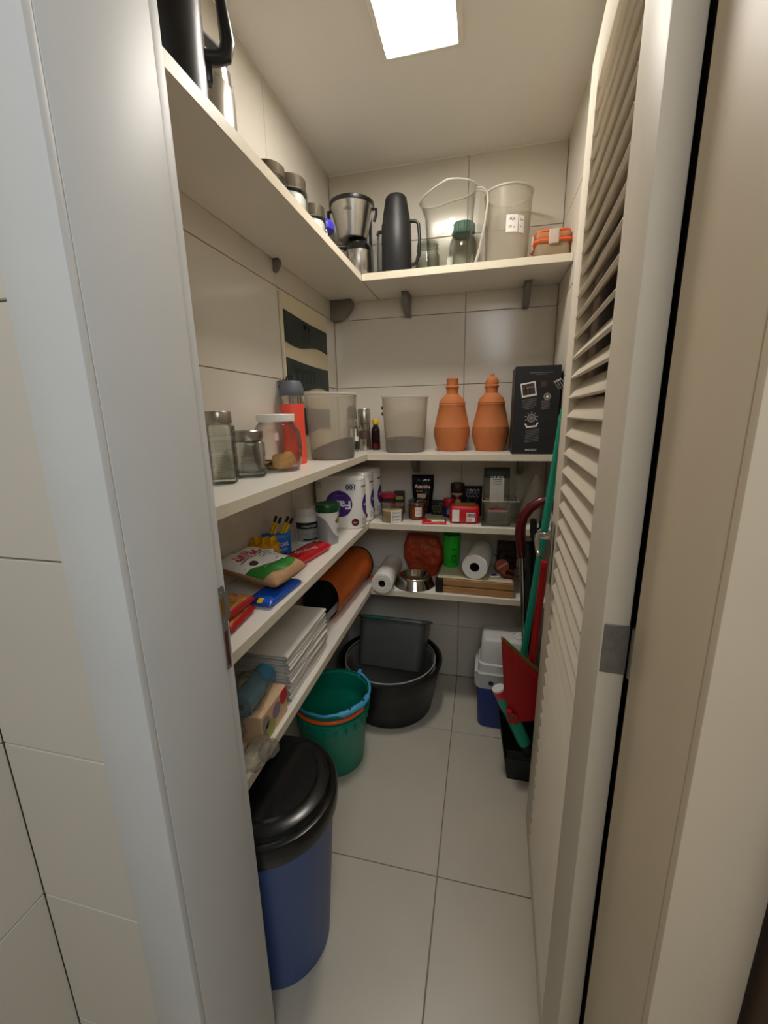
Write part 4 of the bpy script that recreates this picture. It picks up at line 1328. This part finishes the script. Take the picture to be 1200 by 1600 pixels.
o = B().box((0, 0, .0008), (.215, .15, .0012), 0).out('paper_sheet', 'whitep', None, 0)
tag(o, 'sheet of white paper under the steel bowl', 'paper')
o.location = (.402, 1.773, Z4)
t = T('pet_bowl', 'stainless steel bowl with a flared skirt, on the white paper', 'bowl', (.405, 1.785, Z4 + .0016))
B().lathe([(.09, 0), (.0935, .0015), (.09, .008), (.078, .038), (.073, .047), (.069, .049), (.065, .046), (.055, .02), (.044, .011), (0, .009), (0, .006), (.046, .008), (.058, .018), (.067, .040), (.075, .036), (.087, .007)], seg=56, closed=False).out('shell', 'steel2', t)

# wooden tray
t = T('wooden_tray', 'folded pine tray with a black corner and a pale top', 'tray', (.682, 1.832, Z4), -2)
for z in (.0165, .0495):
    for y in (-.11, .11):
        B().box((0, y, z), (.33, .018, .0285), .0018, 1).out('rail', 'pine', t)
    for x in (-.156, .156):
        B().box((x, 0, z), (.018, .2, .0285), .0018, 1).out('rail', 'pine', t)
B().box((0, 0, .0675), (.318, .226, .004), .001, 1).out('top_panel', 'palew', t)
B().box((-.151, -.112, .033), (.034, .026, .064), .002, 1).out('corner_cap', 'black', t)
TZ = Z4 + .0698
t = T('tumbler', 'bright green plastic tumbler standing on the pine tray', 'tumbler', (.566, 1.883, TZ))
rt_ = lambda z: .036 + .006 * z / .155
B().vessel([(.035, 0), (.036, .003), (.042, .155)], .002, seg=36).out('wall', 'green', t)
for k in range(3):
    B().tube([onCyl(rt_, .03, -72)(-.014 + .028 * i / 10, .0 + k * .03 + .006 * math.sin(i * 1.7 + k)) for i in range(11)], .0013, 5).out('scribble', 'dgreen', t)
print_disc(t, 'dgreen', onCyl(rt_, .03, -72), .012, u=.004, v=.018, r0=.009)
t = T('paper_towel_roll', 'bare paper towel roll lying on the pine tray', 'paper towels', (.692, 1.83, TZ), -8)
b = B()
b.lathe([(.021, -.108), (.053, -.108), (.0555, -.105), (.0555, .105), (.053, .108), (.021, .108)], seg=52, closed=True, Mx=Matrix.Translation((0, 0, .0557)) @ Matrix.Rotation(R(-90), 4, 'X'))
b.out('tissue', 'paper', t)
b = B()
b.lathe([(.0195, -.107), (.021, -.107), (.021, .107), (.0195, .107)], seg=28, closed=True, Mx=Matrix.Translation((0, 0, .0557)) @ Matrix.Rotation(R(-90), 4, 'X'))
b.out('core', 'dbrown', t)
t = T('dark_pouch', 'dark crumpled pouch at the right end of the pine tray', 'pouch', (.82, 1.90, TZ), -5)
p = Pouch(.088, .13, .06, 81, .012, flat=1)
p.body('pouch', 'dbrown', t)
b = B()
for k in range(3):
    b.tube([(-.05 + .1 * i / 12, -.035 - .006 * math.sin(i + k), .02 + k * .04 + .012 * math.sin(i * .9 + k * 2)) for i in range(13)], .003, 6)
b.out('drawstring', 'black', t)
t = T('round_tin', 'small orange-red round tin with a slanted stripe, against the dark pouch', 'tin', (.797, 1.828, TZ + .032), 0)
Mx = Matrix.Rotation(R(72), 4, 'X')
B().lathe(ring(.031, -.012, .012), seg=36, Mx=Mx).out('tin', 'orangeb', t)
B().lathe([(.031, .0125), (.0325, .0105), (.0325, -.0105), (.031, -.0125)], seg=36, closed=True, Mx=Mx).out('rim', 'dred', t)
B().box((0, 0, .0135), (.05, .008, .0016), .0005, 1, Mx=Mx @ Matrix.Rotation(R(35), 4, 'Z')).out('stripe', 'boxcream', t)
t = T('battery_pack', 'small blue and white packet lying on the tray beside the towel roll', 'packet', (.768, 1.768, TZ), 15)
p = lying(.05, .03, .01, 91, wr=.001)
p.body('packet', 'whitep', t)
print_rect(t, 'blue2', p.fn(), -.02, .004, -.011, .011)
t = T('snack_wrapper', 'dark wrapper with a yellow corner at the front of the tray', 'packet', (.819, 1.775, TZ), -10)
p = lying(.055, .045, .02, 93, wr=.005)
p.body('wrapper', 'dred', t)
print_rect(t, 'yellow', p.fn(), -.024, -.008, -.018, .004)

# ================================================================== FLOOR
t = T('waste_bin', 'tall blue round bin with a black domed lid, nearest the door frame', 'bin', (.212, .742, 0))
B().vessel([(.118, 0), (.122, .004), (.152, .43), (.154, .44)], .003, seg=60).out('body', 'blue', t)
B().lathe([(.1545, .43), (.1565, .428), (.163, .432), (.1645, .445), (.1645, .474), (.161, .481), (.150, .484), (.147, .488), (.144, .497), (.132, .502), (.118, .503), (.114, .508), (.09, .510), (.05, .512), (0, .513), (0, .509), (.05, .508), (.11, .504), (.14, .494), (.145, .482), (.1545, .476)], seg=60).out('lid', mat('bin_lid', '#0f1011', .24), t)
B().tube([(.150 * math.cos(q), .150 * math.sin(q), .486) for q in [2 * PI * i / 60 for i in range(60)]], .0018, 6, True).out('lid_bead', 'blackg', t)

t = T('bucket', 'teal bucket with a sky blue handle ring and an orange bail, beside the black basin', 'bucket', (.146, 1.338, 0))
B().vessel([(.112, 0), (.115, .004), (.134, .2), (.1395, .212), (.137, .232), (.1425, .29), (.147, .294), (.147, .302)], .003, seg=56).out('body', 'teal', t)
b = B()
for k in range(22):
    q = 2 * PI * k / 22
    b.box((.1405 * math.cos(q), .1405 * math.sin(q), .218), (.004, .01, .02), 0, 1)
b.tube([(.1435 * math.cos(q), .1435 * math.sin(q), .252) for q in [2 * PI * i / 56 for i in range(56)]], .004, 6, True)
b.out('ribs', 'teal', t)
hd = []
for i in range(41):
    q = R(-200 + 260 * i / 40)
    hd.append((.1485 * math.cos(q), .1485 * math.sin(q), .306 + .002 * math.sin(i * 1.3)))
b = B()
b.tube(hd, [.0055 + (.006 if 22 <= i <= 30 else 0) for i in range(41)], 10)
h1 = b.out('bail', 'ltblue', t, label='sky blue bail lying on the rim')
for i in (24, 28):
    B().tube([(hd[i][0] * .99, hd[i][1] * .99, .304), (hd[i][0] * 1.01, hd[i][1] * 1.01, .3195)], .0042, 10).out('grip_hole', 'navy', h1)
for q in (60, -200):
    B().box((.150 * math.cos(R(q)), .150 * math.sin(R(q)), .3), (.016, .022, .034), .003, 1).out('bail_lug', 'ltblue', t)
B().tube([(.1505 * math.cos(R(-170 + 150 * i / 24)), .1505 * math.sin(R(-170 + 150 * i / 24)), .284 - .006 * math.sin(PI * i / 24)) for i in range(25)], .0065, 8).out('bail', 'orangep', t, label='orange bail hanging under the rim')

t = T('wash_basin', 'wide black round plastic basin in the back left corner', 'basin', (.298, 1.712, 0))
B().vessel([(.19, 0), (.196, .005), (.218, .12), (.226, .165), (.232, .18), (.238, .232), (.2455, .238), (.2455, .245), (.238, .247)], .004, seg=72).out('wall', 'black', t)
B().tube([(.228 * math.cos(q), .228 * math.sin(q), .178) for q in [2 * PI * i / 72 for i in range(72)]], .003, 6, True).out('rib', 'black', t)
for k in range(3):
    t = T('clear_bowl', ['lowest', 'middle', 'topmost'][k] + ' of three clear plastic bowls nested in the black basin', 'bowl', (.298, 1.712, .0055 + .024 * k), 0, 'clear bowls nested in the black basin')
    B().vessel([(.14, 0), (.15, .005), (.183, .1), (.2, .165), (.209, .18), (.214, .182), (.214, .188)], .002, seg=60).out('wall', 'bowlc', t)
    B().tube([(.213 * math.cos(q), .213 * math.sin(q), .1885) for q in [2 * PI * i / 60 for i in range(60)]], .0026, 6, True).out('rim', 'frostr', t)

t = T('grey_container', 'grey rectangular plastic container tilted back on the clear bowls', 'container', (.312, 1.675, .215), -3)
t.rotation_euler = (R(-27), 0, R(-3))
b = B()
def rr(w, d, rad, n=5):
    pts = []
    for cx, cy, a0 in ((1, 1, 0), (-1, 1, 90), (-1, -1, 180), (1, -1, 270)):
        for k in range(n):
            q = R(a0 + 90 * k / (n - 1))
            pts.append((cx * (w / 2 - rad) + rad * math.cos(q), cy * (d / 2 - rad) + rad * math.sin(q)))
    return pts
def loft(b, sections):
    bm = bmesh.new()
    vs = [[bm.verts.new((x, y, z)) for x, y in pts] for pts, z in sections]
    N = len(vs[0])
    for q in range(len(vs) - 1):
        for i in range(N):
            bm.faces.new((vs[q][i], vs[q][(i + 1) % N], vs[q + 1][(i + 1) % N], vs[q + 1][i]))
    bm.faces.new(vs[0])
    bm.faces.new(vs[-1])
    return b.add(bm)
loft(b, [(rr(.285, .155, .03), 0), (rr(.29, .16, .034), .004), (rr(.315, .185, .034), .2), (rr(.316, .186, .034), .206), (rr(.334, .204, .04), .208), (rr(.336, .206, .04), .214), (rr(.332, .202, .04), .219), (rr(.312, .182, .032), .218), (rr(.308, .178, .032), .2), (rr(.284, .154, .03), .008), (rr(.27, .14, .028), .005)])
b.out('body', 'dgrey', t, 45)
B().box((-.075, -.102, .214), (.1, .012, .012), .003, 1).out('rim_grip', 'teald', t, label='green grip on the rim')

# cooler
t = T('cooler_box', 'small blue cooler box with a white lid, in the back right corner', 'cooler', (.826, 1.71, 0), -2)
b = B()
loft(b, [(rr(.216, .172, .03), 0), (rr(.222, .178, .03), .006), (rr(.245, .196, .03), .2), (rr(.245, .196, .03), .206)])
b.out('body', 'coolb', t, 45)
b = B()
loft(b, [(rr(.25, .202, .034), .203), (rr(.262, .214, .036), .206), (rr(.266, .218, .036), .262), (rr(.262, .214, .036), .27), (rr(.24, .192, .03), .272)])
b.out('collar', 'coolw', t, 45)
b = B()
loft(b, [(rr(.236, .188, .03), .270), (rr(.232, .184, .03), .31), (rr(.222, .168, .03), .314), (rr(.212, .15, .026), .41), (rr(.2, .138, .024), .42), (rr(.19, .128, .02), .422)])
b.out('lid', 'coolw', t, 45)
B().lathe([(0, .415), (.03, .415), (.03, .427), (.026, .429), (.022, .424), (0, .424)], (.05, -.02, 0), 28).out('lid_cup', 'coolw', t)
B().tube([(-.112, -.02, .25), (-.118, -.098, .275), (-.11, -.112, .28), (.1, -.112, .28), (.118, -.1, .275), (.132, -.02, .25)], .007, 8).out('carry_handle', 'coolw', t)
for x in (-.06, .09):
    B().lathe([(0, 0), (.010, 0), (.011, .002), (.009, .005), (0, .005)], seg=16, Mx=Matrix.Translation((x, -.108, .236)) @ Matrix.Rotation(R(90), 4, 'X')).out('hinge_button', 'navy', t)

# open fronted black dust pan bin with brushes
t = T('dustpan_bin', 'black open-fronted lobby dustpan standing behind the door', 'dustpan', (.878, 1.441, 0), 0)
b = B()
def scoop(bk):
    return [(-.05, 0), (.05, 0), (.089, .25), (-.089, .25)]
th_ = .004
mz = Matrix(((1, 0, 0, 0), (0, 0, 1, 0), (0, 1, 0, 0), (0, 0, 0, 1)))
b.prism(scoop(0), th_, Matrix.Translation((0, .066, 0)) @ mz)
b.prism([(-.05, 0), (.05, 0), (.064, .09), (-.064, .09)], th_, Matrix.Translation((0, -.074, 0)) @ mz)
b.box((0, -.002, .002), (.1, .144, .004))
for sx in (-1, 1):
    b.box((0, 0, 0), (.004, .142, .253), 0, 1, Mx=Matrix.Translation((sx * .0695, -.002, .125)) @ Matrix.Rotation(sx * math.atan2(.039, .25), 4, 'Y'))
b.out('pan', 'blackm', t, 0)
B().tube([(0, .062, .24), (.02, .07, .262), (.05, .07, .266)], .008, 8).out('handle_socket', 'blackm', t)

t = T('hand_brush', 'short teal tube brush with a red and white end, leaning in the black dustpan', 'brush', (.880, 1.397, .114), 0)
pA, pB = Vector((-.086, 0, .222)), Vector((.004, .003, .03))
d = (pB - pA).normalized()
B().tube([pA, pB], .0245, 24).out('barrel', 'tealp', t)
B().tube([pA - d * .028, pA], .0245, 24).out('end_cap', 'pink', t)
B().tube([pA - d * .035, pA - d * .028], .0235, 24).out('white_ring', 'white', t)
B().tube([pB, pB + d * .05], [.024, .02], 24).out('dark_end', 'blackm', t)

t = T('red_dustpan', 'red dustpan with an olive rubber lip, hanging tilted over the black dustpan', 'dustpan', (0, 1.345, 0), 0)
PXZ = [(.781, .592), (.955, .436), (.935, .33), (.905, .29), (.845, .272), (.822, .296), (.80, .38)]
mzp = Matrix(((1, 0, 0, 0), (0, 0, 1, 0), (0, 1, 0, 0), (0, 0, 0, 1)))
b = B()
b.prism(PXZ, .004, mzp)
cx_, cz_ = .868, .40
for (x0, z0), (x1, z1) in list(zip(PXZ, PXZ[1:] + PXZ[:1]))[1:]:
    L = math.hypot(x1 - x0, z1 - z0)
    b.box((0, 0, 0), (.004, .028, L + .004), .001, 1, Mx=Matrix.Translation(((x0 + x1) / 2, .014, (z0 + z1) / 2)) @ Matrix.Rotation(math.atan2(x1 - x0, z1 - z0), 4, 'Y'))
b.out('pan', 'red', t, 30)
b = B()
for k in range(4):
    f_ = .12 + .25 * k
    x0, z0 = .781 + .174 * f_ - .004, .592 - .156 * f_ - .03
    x1, z1 = x0 + (cx_ - x0) * .55, z0 + (.34 - z0) * .55
    b.tube([(x0, -.0015, z0), (x1, -.0015, z1)], .0018, 6)
b.out('ribs', 'red', t)
b = B()
b.tube([(.783, -.001, .578), (.951, -.001, .426)], .0045, 8)
b.out('lip_fold', 'red', t)
b = B()
b.box((0, .002, 0), (.0125, .006, .24), .001, 1, Mx=Matrix.Translation((.8715, 0, .5185)) @ Matrix.Rotation(math.atan2(.174, -.156), 4, 'Y'))
b.out('rubber_lip', 'olive', t)
b = B()
b.box((.832, -.008, .29), (.034, .02, .03), .004, 1).box((.818, -.006, .316), (.022, .018, .022), .004, 1)
b.out('hinge_block', 'red', t)
B().box((.828, -.014, .306), (.016, .012, .012), .002, 1).out('grey_pin', 'dgrey', t)
B().tube([(.87, .03, .3), (.875, .05, .29), (.876, .12, .27)], .006, 8).out('hook', 'red', t)

def pole(name, label, p0, p1, r_, mt_, cat='pole', capmt=None):
    p0, p1 = Vector(p0), Vector(p1)
    t = T(name, label, cat, p0)
    q = p1 - p0
    B().tube([(0, 0, 0), q], r_, 14).out('shaft', mt_, t)
    B().tube([q * .985, q * 1.012], [r_ * 1.15, r_ * .9], 14).out('end_cap', capmt or mt_, t)
    B().tube([q * 0, q * .05], [r_ * 1.35, r_ * 1.15], 14).out('ferrule', capmt or mt_, t)
    return t
pole('broom_pole', 'teal broom pole leaning between the black umbrella and the door', (.843, 1.545, .004), (.9335, 1.402, 1.35), .0125, 'tealp')
pole('mop_pole', 'red mop pole behind the red dustpan, beside the teal pole', (.880, 1.387, .28), (.9035, 1.362, .875), .012, 'red')

t = T('added_dark_board', 'dark brown board added on the right wall to darken the gaps between the door slats', 'board', (WX - .009, 1.235, 1.36))  # added board, hides the brightly lit wall behind the slats
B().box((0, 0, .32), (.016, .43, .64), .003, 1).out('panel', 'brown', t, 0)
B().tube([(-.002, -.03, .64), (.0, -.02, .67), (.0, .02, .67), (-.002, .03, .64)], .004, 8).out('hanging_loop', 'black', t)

# walking cane with burgundy crook, and folded black umbrella
t = T('walking_cane', 'walking cane with a burgundy crook handle and steel shaft, in front of the cooler', 'cane', (.918, 1.55, 0), 0)
B().tube([(0, 0, .004), (-.066, 0, .845)], .0118, 14).out('shaft', 'steel2', t)
B().tube([(-.0645, 0, .83), (-.0715, 0, .87), (-.0775, 0, .915), (-.0775, 0, .955), (-.068, 0, .99), (-.046, 0, 1.022), (-.014, 0, 1.045), (.016, 0, 1.05), (.036, 0, 1.03), (.042, 0, 1.0)], [.0165, .0185, .0195, .0195, .019, .0185, .0175, .0165, .0155, .013], 14).out('crook', 'dred', t)
B().tube([(0, 0, 0), (-.004, 0, .04)], .014, 12).out('rubber_tip', 'blackm', t)
t = T('umbrella', 'folded black umbrella standing between the cane and the teal pole', 'umbrella', (.934, 1.530, 0), 0)
q = Vector((-.056, -.03, .99))
b = B()
def um(a, c):
    th = 2 * PI * a
    pr_ = .008 + .019 * min(1, c * 1.7) * (1 - .12 * c)
    rr_ = pr_ * (1 + .22 * math.cos(8 * th + 5 * c))
    base = q * (.35 + .56 * c)
    return (base.x + rr_ * math.cos(th), base.y + rr_ * math.sin(th), base.z)
b.grid(um, 64, 20, True)
b.out('canopy', 'black', t, 60)
B().tube([(0, 0, .002), q], .006, 10).out('shaft', 'blackg', t)
B().tube([q * .93, q * .96, q], [.011, .013, .011], 12).out('knob', 'black', t)
B().tube([q * .955 + Vector((.0, 0, 0)), q * .965 + Vector((.02, -.002, .004)), q * .985 + Vector((.024, -.002, .01))], .005, 8).out('catch', 'black', t)
